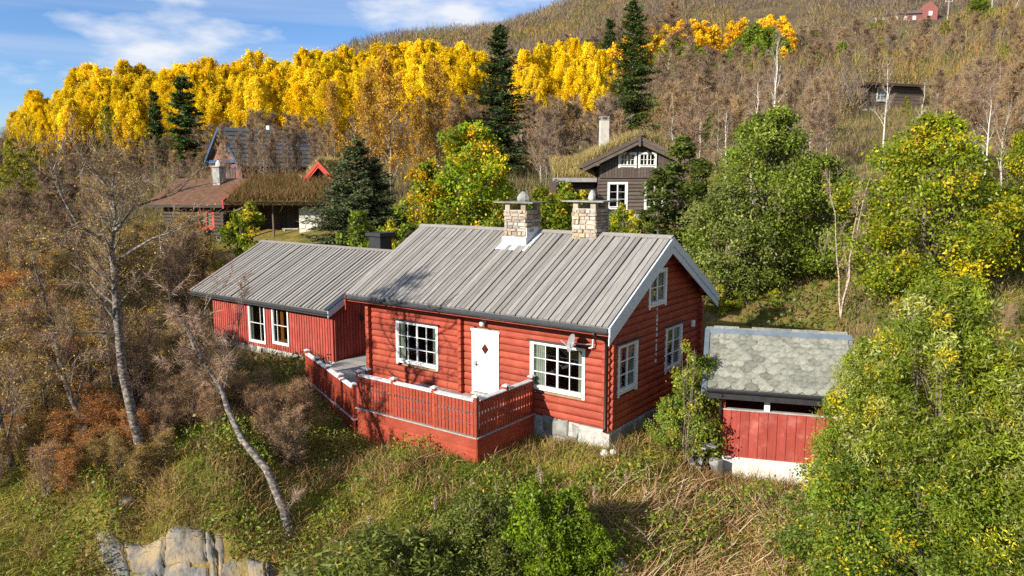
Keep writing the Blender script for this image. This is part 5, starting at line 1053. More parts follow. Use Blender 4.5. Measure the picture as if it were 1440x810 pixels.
for k, (u, D, v, lb) in enumerate(((1095, 70, 38, 'tall dead white birch snag above the willows'), (1300, 62, 112, 'forked white birch right of the grey cabin'), (1250, 60, 85, 'straight white birch stem before the grey cabin'), (1025, 48, 150, 'white birch stem rising left of the large willow'), (1065, 50, 110, 'crooked white birch behind the large willow'), (1395, 48, 120, 'pale birch near the right edge'))):
    o = bare_tree('white_birch', 460+k, 9, lb, tr=.11, nl=14, sub=4, twigs=900, tw=.018, tl=.5, bark=barkmat('white_birch_bark', (.66, .62, .55), (.22, .19, .16), .36, .5) if k == 0 else bpy.data.materials['white_birch_bark'], first=.45, spread=.3); setat(o, u, D, v, 9, wide=.9, rz=k)
for k, (src, u, D, v, h0, lb) in enumerate(((rt, 1545, 34, 180, 7.5, 'yellow green willow just beyond the right edge'), (bigw, 1640, 37, 170, 8, 'green willow farther beyond the right edge'), (bw2, 1530, 27, 330, 6, 'grey green willow low beyond the right edge'), (bw2, 1640, 24, 380, 6, 'grey green willow by the meadow beyond the right edge'), (rt, 1720, 29, 240, 7.5, 'bright willow far beyond the right edge'))):
    o = copy_thing(src, (0, 0, 0), label=lb); setat(o, u, D, v, h0, wide=.95, rz=k)
bset(12, 1460, 1720, 45, 95, 110, 'bare birch beyond the right edge', 'bare birches beyond the right edge'); bset(8, -220, -10, 34, 80, 200, 'bare birch beyond the left edge', 'bare birches beyond the left edge')
# far wood on the hill: a mass nobody could count
def far_wood():
    rg = np.random.default_rng(55); Ps = []
    n_ = 26000; a = rg.uniform(-.62, .62, n_); D = np.exp(rg.uniform(math.log(105), math.log(700), n_)); x = CAM[0]+np.sin(a)*D; y = CAM[1]+np.cos(a)*D
    u_ = 720+FPX*np.tan(a); clear = ((u_ > 1015) & (u_ < 1120) & (D > 290) & (D < 380) & (rg.random(n_) < .9)) | ((u_ > 1252) & (u_ < 1312) & (D > 285) & (D < 326)) | ((u_ > 1120) & (u_ < 1180) & (D > 170) & (D < 230)) | ((u_ > 1190) & (u_ < 1320) & (D < 127)) | ((D < 175) & (u_ < 900)) & (rg.random(n_) < .5)
    x, y, D = x[~clear], y[~clear], D[~clear]; z = ground(x, y); n_ = len(x); per = 20
    base = np.repeat(np.stack([x, y, z], -1), per, 0); dd = np.repeat(D, per)[:, None]; hh = np.repeat(rg.uniform(3.5, 9.0, n_), per)[:, None]*np.clip(.7+dd/900, 0, 1.3)
    t = rg.uniform(.0, .75, (len(base), 1)); p = base+np.concatenate([rg.normal(size=(len(base), 2))*hh*.16, t*hh], 1)
    d = nrm(rg.normal(size=(len(base), 3))*.34+np.array([0, 0, .9]))*hh*rg.uniform(.16, .4, (len(base), 1)); w_ = .03+dd*.00052
    V_, F_ = blades(p, d, w_, rg); pal = np.array([(.125, .095, .072), (.145, .11, .08), (.165, .115, .065), (.19, .14, .045), (.10, .125, .03), (.26, .15, .03)]); patch = np.sin(x*.045+1)*np.sin(y*.038)+.7*np.sin(x*.11+y*.07)+rg.normal(size=n_)*.55; pc = pal[np.clip(np.searchsorted([-.75, -.1, .45, .85, 1.25], patch), 0, 5)]
    tag(mk('far_wood', V_, F_, TWIG, col=np.repeat(np.clip(np.repeat(pc, per, 0)*(1+rg.normal(size=(len(base), 1))*.22), .01, .9), 3, 0)), 'brown leafless wood covering the far hillside', 'wood', kind='stuff')
far_wood()
# undergrowth: brown twigs and small leaves through the middle distance
def scatter(n_, D0, D1, a0, a1, rg, power=1.0):
    a = rg.uniform(a0, a1, n_); D = np.exp(rg.uniform(math.log(D0), math.log(D1), n_)); x = CAM[0]+np.tan(a)*D; y = CAM[1]+D; return x, y
hx = lambda x, y: (-(x*HA[0]+y*HA[1])*-1, x*HB[0]+y*HB[1])
def off_buildings(x, y, pad=.0):
    a = x*HA[0]+y*HA[1]; b = x*HB[0]+y*HB[1]
    k = ~((a > -.1-pad) & (a < 10.4+pad) & (b > -.1-pad) & (b < 6.8+pad)); k &= ~((a > 2.7-pad) & (a < 7.85+pad) & (b > -3.0-pad) & (b < 0.2)); k &= ~((a > 14-pad) & (a < 23.1+pad) & (b > 1.4-pad) & (b < 9+pad))
    line = -3.05+(a-7.75)*.437; k &= ~((a > 7.7) & (a < 13.2+pad) & (b > line-.08-pad) & (b < 5)); k &= ~((a > 13) & (a < 14.2) & (b > -.7) & (b < 5))
    sx_ = (x-3.47)*.961-(y-.28)*.276; sy_ = (x-3.47)*.276+(y-.28)*.961; k &= ~((sx_ > -.1) & (sx_ < 4.2) & (sy_ > -.1) & (sy_ < 3.5)); return k
def undergrowth():
    rg = np.random.default_rng(61); x, y = scatter(125000, 26, 110, -.66, .72, rg); k = off_buildings(x, y, .3); D = y-CAM[1]; u_ = 720+(x-CAM[0])/D*FPX
    lawn = (u_ > 255) & (u_ < 480) & (D > 40) & (D < 60); meadow = (u_ > 1000) & (u_ < 1185) & (D < 37); k &= ~lawn & ~(meadow & (rg.random(len(x)) < .85)); x, y, D, u_ = x[k], y[k], D[k], u_[k]
    n_ = len(x); z = ground(x, y); hgt = rg.uniform(.25, 1.3, (n_, 1))*np.clip(D/40, .7, 1.3)[:, None]; d = nrm(rg.normal(size=(n_, 3))*.42+np.array([0, 0, 1.]))*hgt
    V_, F_ = blades(np.stack([x, y, z], -1), d, (.012+D*.0006)[:, None], rg)
    pal = np.array([(.19, .135, .085), (.24, .17, .09), (.15, .12, .07), (.13, .14, .04), (.28, .20, .09)]); pat = np.sin(x*.35+1)*np.sin(y*.3)+rg.normal(size=n_)*.7; ci = np.clip(((pat+1.6)/3.2*5).astype(int), 0, 4)
    tag(mk('undergrowth', V_, F_, GRASS, col=np.repeat(shade(1, n_, rg, .2, .05)*pal[ci], 3, 0)), 'brown undergrowth between the trees and cottages', 'undergrowth', kind='stuff')
    x, y = scatter(60000, 25, 70, -.62, .62, rg); k = off_buildings(x, y, .3); cl = np.sin(x*.55+2)*np.sin(y*.5+x*.2)+rg.normal(size=len(x))*.35; D = y-CAM[1]; u_ = 720+(x-CAM[0])/D*FPX; lawn = (u_ > 255) & (u_ < 480) & (D > 40) & (D < 60); k &= (cl > .1) & ~lawn; x, y = x[k], y[k]; n_ = len(x); z = ground(x, y)
    V_, F_ = leaves(np.stack([x, y, z+rg.uniform(.05, .8, n_)*np.clip(cl[k], .3, 1)], -1), .17, .7, rg, .6); pal = np.array([(.10, .15, .025), (.15, .18, .03), (.22, .19, .03), (.30, .16, .03), (.07, .11, .02)])
    tag(mk('ground_leaves', V_, F_, LEAF, col=np.repeat(np.clip(pal[rg.choice(5, n_, p=[.35, .25, .2, .06, .14])]*(1+rg.normal(size=(n_, 1))*.2), .01, .9), 4, 0)), 'low leafy plants between the trees and cottages', 'plants', kind='stuff')
undergrowth()
def turf_grass():
    rg = np.random.default_rng(63)
    def patch(parent, n_, f, name, pal, h0, h1, tilt=(0, 0, 1)):
        q = np.array([f(rg.random(), rg.random()) for _ in range(n_)]); d = nrm(rg.normal(size=(n_, 3))*.3+np.array(tilt))*rg.uniform(h0, h1, (n_, 1)); V_, F_ = bent(q, d, .035, rg)
        pal = np.array(pal); C_ = np.clip(pal[rg.integers(0, len(pal), n_)]*(1+rg.normal(size=(n_, 1))*.2), .01, .9); o = mk(name, V_, F_, GRASS, parent, col=np.repeat(C_, 6, 0)); o['kind'] = 'stuff'
    x0, x1, y0, y1, ze, zr, zg = tdim; RB = [(.20, .10, .04), (.25, .14, .05), (.14, .08, .03), (.16, .12, .04), (.08, .08, .025)]
    patch(tc_, 9000, lambda a, b: (x0+(x1-x0)*a, y0+(y1-y0)*b, ze+(zr-ze)*b+.1), 'roof_grass', RB, .25, .85)
    patch(tc_, 1500, lambda a, b: (x0+(x1-x0)*a, y0-.05+.1*b, ze+.12), 'eave_grass', RB, .2, .5, (0, -1.2, -.3))
    g0, g1, ga, gy, gE, gR = gdim
    patch(tc_, 2200, lambda a, b: (ga+(g1-ga)*a, gy+.1+5*b, gR+(gE-gR)*a+.1), 'gable_grass', [(.36, .26, .10), (.30, .24, .08), (.16, .18, .05)], .2, .5); patch(tc_, 1500, lambda a, b: (ga+(g0-ga)*a, gy+.1+5*b, gR+(gE-gR)*a+.1), 'gable_grass', [(.36, .26, .10), (.40, .30, .14)], .25, .6)
    GP = [(.34, .25, .10), (.28, .22, .08), (.18, .17, .05), (.38, .28, .13)]
    for (xa, xb, za, zb) in dslopes: patch(dh_, 6000, lambda a, b: (xa+(xb-xa)*a, -.55+9.3*b**1.3, za+(zb-za)*a), 'roof_grass', GP, .25, .75)
    x0, x1, y0, y1, za, zb = dwing; patch(dh_, 2500, lambda a, b: (x0+(x1-x0)*a, y0+(y1-y0)*b, za+(zb-za)*b), 'wing_grass', GP, .2, .5)
turf_grass()

# ---------------------------------------------------------------- foreground plants and trees
def fg_birch(name, poly, D, seed, label, tr, Ht, limbs=(), **k):
    """trunk through points seen in the picture; its foot stands on the ground"""
    pts = [at(u, v, D+dd) for u, v, dd in poly]; b = pts[0].copy(); zg = gz(b[0], b[1]); b[2] = zg
    path = [np.array([0, 0, -.3])]+[p-b for p in pts]; path[1] = np.array([0, 0, 0.])
    lm = [([at(u, v, D+dd)-b for u, v, dd in l_], r_) for l_, r_ in limbs]
    o = bare_tree(name, seed, Ht, label, path=path, tr=tr, limbs=lm, **k); o.location = b; return o
OCH = [((.42, .26, .04), 4), ((.30, .20, .05), 3), ((.55, .36, .04), 1.5), ((.20, .20, .04), 1)]
fg_birch('large_birch', [(207, 662, 0), (190, 600, 0), (172, 520, .1), (165, 450, .1), (161, 385, .2), (156, 345, .2), (163, 310, .3), (158, 268, .3), (162, 228, .3)], 20.5, 501, 'large grey birch with wide bare branches at left', .155, 7.0,
         limbs=[([(158, 350, .2), (140, 335, -.2), (112, 318, -.6), (95, 290, -.9), (80, 262, -1), (68, 225, -1.2)], .075), ([(163, 325, .2), (180, 300, .5), (192, 290, .7), (215, 282, 1.1), (240, 275, 1.3), (268, 262, 1.6)], .06), ([(166, 365, .1), (190, 350, -.3), (215, 335, -.5), (245, 325, -.7), (262, 318, -.8)], .055), ([(168, 470, .1), (140, 467, -.2), (108, 468, -.5), (80, 466, -.8)], .06), ([(161, 300, .3), (150, 262, .3), (128, 235, .2), (105, 205, 0), (92, 180, -.2)], .06), ([(165, 430, .1), (148, 418, .4), (128, 400, .7), (110, 398, .9)], .045)],
         nl=20, sub=6, twigs=6800, tw=.008, tl=.42, leafn=2200, leafpal=OCH, ls=.055, first=.4, spread=.36, tcol=(.20, .15, .11), upc=.05)
fg_birch('leaning_birch', [(408, 757, 0), (398, 715, .3), (375, 660, .8), (340, 618, 1.3), (320, 575, 1.7), (312, 548, 1.8), (290, 515, 2.0), (272, 487, 2.1), (262, 462, 2.2), (255, 440, 2.3)], 18.5, 502, 'leaning white birch in front of the annex, its trunk bent left', .125, 4.6,
         limbs=[([(314, 550, 1.8), (322, 520, 2), (318, 495, 2.2), (330, 470, 2.4)], .03), ([(272, 490, 2.1), (258, 500, 1.8), (245, 512, 1.6), (232, 508, 1.4)], .03), ([(270, 480, 2.1), (268, 455, 2.2), (255, 452, 2.3)], .03), ([(262, 465, 2.2), (285, 440, 2.4), (300, 412, 2.6), (320, 400, 2.7)], .03), ([(290, 515, 2.0), (270, 470, 1.6), (240, 430, 1.3), (235, 400, 1.2)], .03), ([(398, 730, .2), (408, 715, .3), (414, 700, .35)], .02)],
         nl=14, sub=7, twigs=6500, tw=.008, tl=.34, leafn=500, leafpal=OCH, ls=.045, first=.55, spread=.32, tcol=(.26, .18, .13), upc=.0)
fg_birch('slender_birch', [(133, 640, 0), (118, 600, 0), (100, 560, 0), (85, 520, .1), (76, 470, .1), (66, 430, .2), (50, 380, .2), (40, 330, .3)], 21, 503, 'slender grey birch leaning left, left of the large birch', .095, 6.5, nl=20, sub=6, twigs=6500, tw=.009, tl=.4, leafn=2600, leafpal=OCH, ls=.055, first=.3, spread=.34, tcol=(.21, .155, .11), upc=.04)
fg_birch('second_birch', [(163, 592, 0), (160, 540, 0), (152, 490, .1), (150, 440, .1), (140, 390, .2)], 23, 504, 'half hidden birch stem just behind the large birch', .1, 6.0, nl=18, sub=6, twigs=5500, tw=.01, tl=.42, leafn=1200, leafpal=OCH, ls=.06, first=.3, spread=.34, tcol=(.20, .15, .11))
fg_birch('edge_birch', [(20, 668, 0), (8, 620, 0), (-12, 560, 0), (-25, 480, .1), (-20, 400, .1)], 20.5, 505, 'pale birch stems at the far left edge', .1, 6.2, nl=22, sub=6, twigs=5500, tw=.009, tl=.42, leafn=1800, leafpal=OCH, ls=.06, first=.25, spread=.4)
fg_birch('thin_sapling', [(326, 545, 0), (330, 500, .1), (338, 440, .2), (345, 395, .3)], 25.5, 506, 'thin sapling with pale stem before the annex windows', .035, 4.0, nl=14, sub=5, twigs=1500, tw=.007, tl=.35, leafn=120, leafpal=OCH, ls=.05, first=.2, spread=.3)
# fallen branch leaning at the large birch
p0 = at(160, 697, 19.4); p1 = at(184, 655, 20.2); p0[2] = gz(p0[0], p0[1]); o = MB().tube([p0-np.array([0, 0, .05]), (p0+p1)/2+np.array([0, 0, .06]), p1+np.array([0, 0, .1])], [.035, .05, .045], 7).build('fallen_branch', BARKG, None, True); tag(o, 'pale broken branch propped against the foot of the large birch', 'branch')
# shrub masses at the left
shr = [bare_tree('brown_shrub', 520+k, 2.6, 'brown shrub', tr=.03, nl=40, sub=5, twigs=3300, tw=.0075, tl=.36, tcol=c, leafn=lf, leafpal=pl, ls=.05, bark=BARK, first=.03, spread=.42, stems=8, cat_='shrub', upc=.12) for k, (c, lf, pl) in enumerate((((.25, .165, .115), 900, OCH), ((.25, .16, .09), 900, [((.40, .17, .07), 3), ((.32, .19, .08), 2)]), ((.23, .165, .09), 3000, OCH), ((.26, .16, .09), 3600, [((.48, .14, .025), 3), ((.58, .25, .025), 3), ((.34, .18, .04), 2)])))]
ush = [False]*4; r3 = np.random.default_rng(77)
def shades_annex(x, y, top):
    p1 = np.array(H(23.5, 1.5)); p2 = np.array(H(13.5, 1.5)); L_ = np.array([math.sin(SUN_AZ), math.cos(SUN_AZ)]); e = p2-p1
    t, q = np.linalg.solve(np.array([[L_[0], -e[0]], [L_[1], -e[1]]]), p1-np.array([x, y])); return 0 < t < 14 and -.05 < q < 1.05 and top-t*math.tan(SUN_EL) > .15
def shset(lst, lb, gp, kinds):
    for (u, v, D, wd) in lst:
        k = int(r3.choice(kinds)); top = at(u, v, D); z = gz(top[0], top[1])
        if shades_annex(top[0], top[1], top[2]): continue
        f_ = max(.5, top[2]-z)/2.6; s_ = (f_*wd, f_*wd, f_)
        if not ush[k]: ush[k] = True; o = shr[k]; o.location = (top[0], top[1], z-.03); o.scale = s_; o.rotation_euler = (0, 0, r3.uniform(0, 6.28))
        else: o = copy_thing(shr[k], (top[0], top[1], z-.03), r3.uniform(0, 6.28), s_)
        tag(o, lb, 'shrub', gp)
shset([(255, 545, 22.2, .9), (285, 540, 22.6, .9), (330, 545, 22.8, .9), (365, 555, 22.6, .7), (300, 560, 21.6, .8), (235, 575, 21.4, .8), (395, 548, 23.2, .6)], 'reddish brown twiggy shrub below the annex', 'reddish shrubs below the annex', [0, 1])
shset([(u, v, D, w_) for u, v, D, w_ in ((15, 470, 23, 1.0), (60, 500, 22.5, 1), (100, 480, 24, 1), (35, 540, 21.8, .9), (90, 555, 21.8, .8), (150, 520, 23, .9), (210, 505, 24, 1), (130, 430, 27, 1), (200, 440, 27, 1), (250, 450, 27, .9), (60, 420, 28, 1), (10, 410, 28, 1), (225, 400, 30, 1), (160, 385, 31, 1), (90, 380, 32, 1), (30, 360, 33, 1), (270, 400, 31, .8), (190, 350, 36, 1), (120, 335, 38, 1), (60, 330, 38, 1), (240, 345, 38, .9), (10, 320, 40, 1), (-20, 560, 22, 1), (60, 585, 21.2, .8))], 'brown shrub in the thicket around the left birches', 'brown shrubs of the left thicket', [0, 2, 2])
r5 = np.random.default_rng(78)
shset([(u, 410+max(0, (u-190))*.75+r5.uniform(0, 90), r5.uniform(22, 27), r5.uniform(.8, 1.15)) for u in np.linspace(-30, 380, 18)], 'brown shrub between the left birches and annex', 'brown shrubs before the annex', [0, 0, 1, 2])
shset([(r5.uniform(-30, 290), r5.uniform(300, 400), r5.uniform(31, 46), r5.uniform(.9, 1.3)) for k in range(16)], 'tall brown shrub behind the large birch', 'tall brown shrubs behind the large birch', [0, 2, 2])
def shlow(n_, u0, u1, D0, D1, h0, h1, lb, gp, kinds, wd=(1.0, 1.5)):
    for k_ in range(n_):
        u = u0+(u1-u0)*(k_+r5.random())/n_; D = r5.uniform(D0, D1); p = at(u, 500, D); z = gz(p[0], p[1]); f_ = r5.uniform(h0, h1)/2.6; k = int(r5.choice(kinds)); w_ = f_*r5.uniform(*wd)
        if not off_buildings(np.array([p[0]]), np.array([p[1]]), .5)[0] or shades_annex(p[0], p[1], z+f_*2.6): continue
        o = copy_thing(shr[k], (p[0], p[1], z-.03), r5.uniform(0, 6.28), (w_, w_, f_)); tag(o, lb, 'shrub', gp)
shlow(26, 215, 428, 20.8, 25, 1.0, 1.8, 'low reddish brown shrub right of the large birch', 'low reddish shrubs right of the large birch', [0, 1, 1])
shlow(12, -40, 130, 24, 33, 1.8, 2.8, 'rust orange shrub in the thicket at the left edge', 'rust orange shrubs of the left thicket', [3])
shlow(18, -40, 225, 19.3, 21.2, .8, 1.4, 'low golden brown shrub at the left thicket edge', 'low shrubs at the thicket edge', [0, 2, 2, 3])
shlow(22, -30, 240, 20.6, 24.5, .9, 1.6, 'low brown shrub under the left birches', 'low brown shrubs under the left birches', [0, 2, 3])
shlow(26, -40, 270, 25, 34, 1.4, 2.6, 'brown shrub deeper behind the left birches', 'brown shrubs deeper in the left thicket', [0, 2, 3, 2])
shlow(10, 200, 290, 40, 49, 2.0, 3.2, 'brown shrub before the rust roofed cottage', 'brown shrubs before the brown cottage', [0, 2])
shset([(20, 390, 30, 1), (45, 370, 33, 1), (5, 440, 26, .9), (70, 400, 31, .9), (30, 430, 27, .9), (125, 390, 33, .9)], 'rust red shrub at the left edge', 'rust red shrubs at the left edge', [3])
shset([(1140, 330, 40, .9), (1215, 300, 38, .8), (1420, 430, 26, .9), (1250, 330, 36, .9), (730, 330, 37, .6), (300, 350, 46, .9), (330, 362, 42, .8), (275, 372, 40, .8), (255, 330, 44, .9), (215, 320, 46, 1)], 'brown twiggy shrub among middle distance bushes', 'brown shrubs in the middle distance', [0, 2])
# right foreground: pale willow, shrub by the gable, green bush at the bottom
WIL = [((.22, .27, .02), 5), ((.36, .37, .11), 2.4), ((.15, .20, .016), 4), ((.62, .50, .03), .8)]
wl = clump_tree('pale_willow', 600, 6.5, 2.3, .2, 330, 190, .125, WIL, lambda t: max(.1, (1-t**2.5))**.55*min(1, .75+t), tr=.07, cr=.2, asp=.27, stems=6, up=.1, shell=.5, label='large pale green willow filling the right foreground'); setat(wl, 1330, 16.2, 392, 6.5, wide=.92)
wl2 = copy_thing(wl, (0, 0, 0), label='lower half of the foreground willow thicket in front of the shed'); setat(wl2, 1225, 17.2, 480, 6.5, wide=.72, rz=2.2)
wl3 = copy_thing(wl, (0, 0, 0), label='willow bush at the bottom right corner'); setat(wl3, 1430, 15.3, 500, 6.5, wide=.95, rz=4)
lw = clump_tree('yellow_green_shrub', 605, 3, 1.6, .05, 110, 150, .075, [((.14, .22, .02), 5), ((.20, .27, .025), 3), ((.50, .40, .02), 1), ((.09, .15, .02), 2)], dome, tr=.03, cr=.28, asp=.5, stems=5, cat_='shrub', label='low green shrub under the willows with yellow leaves'); setat(lw, 1200, 16.3, 640, 3, wide=1.1)
lw2 = copy_thing(lw, (0, 0, 0), label='low green shrub at the bottom edge under the willows'); setat(lw2, 1310, 15.2, 660, 3, wide=1.2, rz=2)
gs = clump_tree('gable_shrub', 610, 3.8, .95, .4, 62, 42, .09, [((.28, .32, .03), 4), ((.42, .42, .12), 2.5), ((.20, .25, .02), 3), ((.70, .50, .02), 1.3)], lambda t: max(.15, 1-.75*t), tr=.03, cr=.24, asp=.45, stems=6, cat_='shrub', label='yellow green shrub between the gable and the shed'); setat(gs, 970, 21.8, 474, 3.8, wide=.74)
gs2 = clump_tree('low_gable_shrub', 611, 2, .9, .05, 60, 110, .075, [((.16, .24, .025), 4), ((.24, .28, .03), 2), ((.6, .42, .02), .8)], dome, tr=.02, cr=.3, asp=.5, stems=4, cat_='shrub', label='low green bush at the gable footing'); setat(gs2, 938, 22.2, 560, 2, wide=.8)
gs3 = copy_thing(gs2, (0, 0, 0), label='low green bush below the tarpaulin heap'); setat(gs3, 985, 22.6, 500, 2, wide=.8, rz=2)
FB = [((.17, .25, .012), 5), ((.23, .31, .015), 4), ((.12, .18, .012), 3)]
fb = clump_tree('bright_green_bush', 620, 1.9, 1.0, .05, 75, 120, .075, FB, dome, tr=.02, cr=.3, asp=.55, stems=6, cat_='shrub', label='bright green leafy bush at the bottom centre'); setat(fb, 800, 16.9, 690, 1.9, wide=1.1)
for (u, v, D, wd, rz, lb) in ((745, 690, 16.6, .9, 1, 'bright green bush left of the bottom centre bush'), (835, 740, 16.2, .8, 2, 'bright green bush right end at the bottom centre'), (770, 745, 15.9, .9, 3, 'lowest bright green bush at the bottom edge')):
    o = copy_thing(fb, (0, 0, 0), label=lb); setat(o, u, D, v, 1.9, wide=wd, rz=rz)
fg2 = clump_tree('grey_green_bush', 621, 1.4, .85, .05, 65, 120, .07, [((.17, .20, .035), 4), ((.22, .24, .05), 3), ((.13, .16, .025), 2), ((.5, .36, .03), .3)], dome, tr=.02, cr=.3, asp=.3, stems=6, cat_='shrub', label='grey green bush left of the bright green bush'); setat(fg2, 685, 16.9, 700, 1.4, wide=1.0)
for (u, v, D, wd, rz, lb) in ((640, 725, 16.7, 1, 1, 'grey green bush with yellow flecks at the bottom left of centre'), (700, 760, 16.1, .9, 2, 'low grey green bush at the bottom edge'), (590, 755, 16.6, .9, 3, 'low grey green bush left of the others'), (655, 690, 17.6, .9, 4, 'grey green bush nearest below the deck')):
    o = copy_thing(fg2, (0, 0, 0), label=lb); setat(o, u, D, v, 1.4, wide=wd, rz=rz)
for k in range(12):
    o = copy_thing((fb, fg2, fg2)[k % 3], (0, 0, 0)); setat(o, 480+32*k+r3.uniform(-12, 12), r3.uniform(15.4, 17.6), r3.uniform(745, 800), (1.9, 1.4, 1.4)[k % 3], wide=r3.uniform(1.0, 1.5), rz=k); tag(o, ('low bright green bush in the herb bank at the bottom', 'low grey green bush in the herb bank at the bottom', 'low grey green bush in the herb bank at the bottom')[k % 3], 'shrub', 'low bushes of the herb bank')
# rock outcrops
def rock(name, u0, u1, D1, D0, label, seed, nblk, proud=.07):
    """bedrock laid bare on the steep bank: slabs parted by cracks, its rim sinking under the turf"""
    rg = np.random.default_rng(seed); nx, nz_ = 64, 34; cuts = np.sort(rg.uniform(.06, .94, nblk)); off = rg.uniform(-.05, .08, (nblk+1, 3)); tx = rg.uniform(-.5, .5, nblk+1); hc = rg.uniform(.25, .75, (nblk+1, 2)); hc.sort(axis=1)
    S, T = np.meshgrid(np.linspace(0, 1, nx), np.linspace(0, 1, nz_)); D = D1+(D0-D1)*T; x = CAM[0]+(u0+(u1-u0)*S-720)/FPX*D*1.06; y = CAM[1]+D; g = ground(x, y); Z = np.zeros_like(g)
    for j in range(nz_):
        for i_ in range(nx):
            s_, t = S[j, i_], T[j, i_]; cc = cuts+.05*np.sin(t*4+np.arange(nblk)*2)+.06*t*np.cos(np.arange(nblk)); k = int(np.searchsorted(cc, s_)); h_ = int(np.searchsorted(hc[k]+.1*(s_-.5), t)); crack = np.min(np.abs(cc-s_)) < .01 or np.min(np.abs(hc[k]+.1*(s_-.5)-t)) < .012
            rim = min(s_+.03*math.sin(t*7+seed), 1-s_+.03*math.sin(t*6), t*.9-.02+.025*math.sin(s_*9+seed)); e_ = np.clip(rim*14, -.2, 1)
            Z[j, i_] = (proud+off[k, h_]+tx[k]*(s_-(cc[k-1] if k else 0))*.5+rg.uniform(-.012, .012)-(.12 if crack else 0))*e_-.14*(1-e_)
    V_ = np.stack([x+rg.uniform(-.01, .01, x.shape), y-Z*.75, g+Z*.66], -1).reshape(-1, 3)
    i_ = (np.arange(nz_-1)[:, None]*nx+np.arange(nx-1)[None]).ravel(); return tag(mk(name, V_, np.stack([i_, i_+nx, i_+nx+1, i_+1], -1), ROCK), label, 'rock')
rock('rock_outcrop', 132, 318, 18.32, 16.6, 'large slabby grey rock face at the bottom left', 1, 4)
rock('rock_outcrop', 300, 384, 17.9, 16.6, 'smaller cracked rock face right of the large slab, below the leaning birch', 4, 3)
for k, (u, v, D, r_, lb) in enumerate(((178, 695, 19.0, .22, 'pale boulder in the grass above the rock face'), (412, 795, 17.6, .25, 'brown boulder at the foot of the leaning birch'), (870, 790, 16.6, .35, 'dark boulder in the hollow at the bottom right of the bushes'), (985, 800, 16.6, .22, 'grey stone among the dry stalks at the bottom'))):
    p = at(u, v, D); z = gz(p[0], p[1]); rg = np.random.default_rng(90+k); mb = MB(); rings = [(-.3, .8), (0, 1.0), (.35, .9), (.6, .55), (.7, .12)]
    for i_ in range(4):
        ra = [[(rr*r_*math.cos(t)*(1+.2*math.sin(3*t+k+zz*3)), rr*r_*math.sin(t)*(1+.15*math.sin(2*t+k)), zz*r_) for t in np.linspace(0, 6.283, 9)[:-1]] for zz, rr in (rings[i_], rings[i_+1])]; b = len(mb.v); mb.v += ra[0]+ra[1]; mb.f += [(b+j, b+(j+1) % 8, b+8+(j+1) % 8, b+8+j) for j in range(8)]
    o = mb.build('boulder', ROCK, None, True); o.location = (p[0], p[1], z); tag(o, lb, 'boulder', 'boulders in the bank')
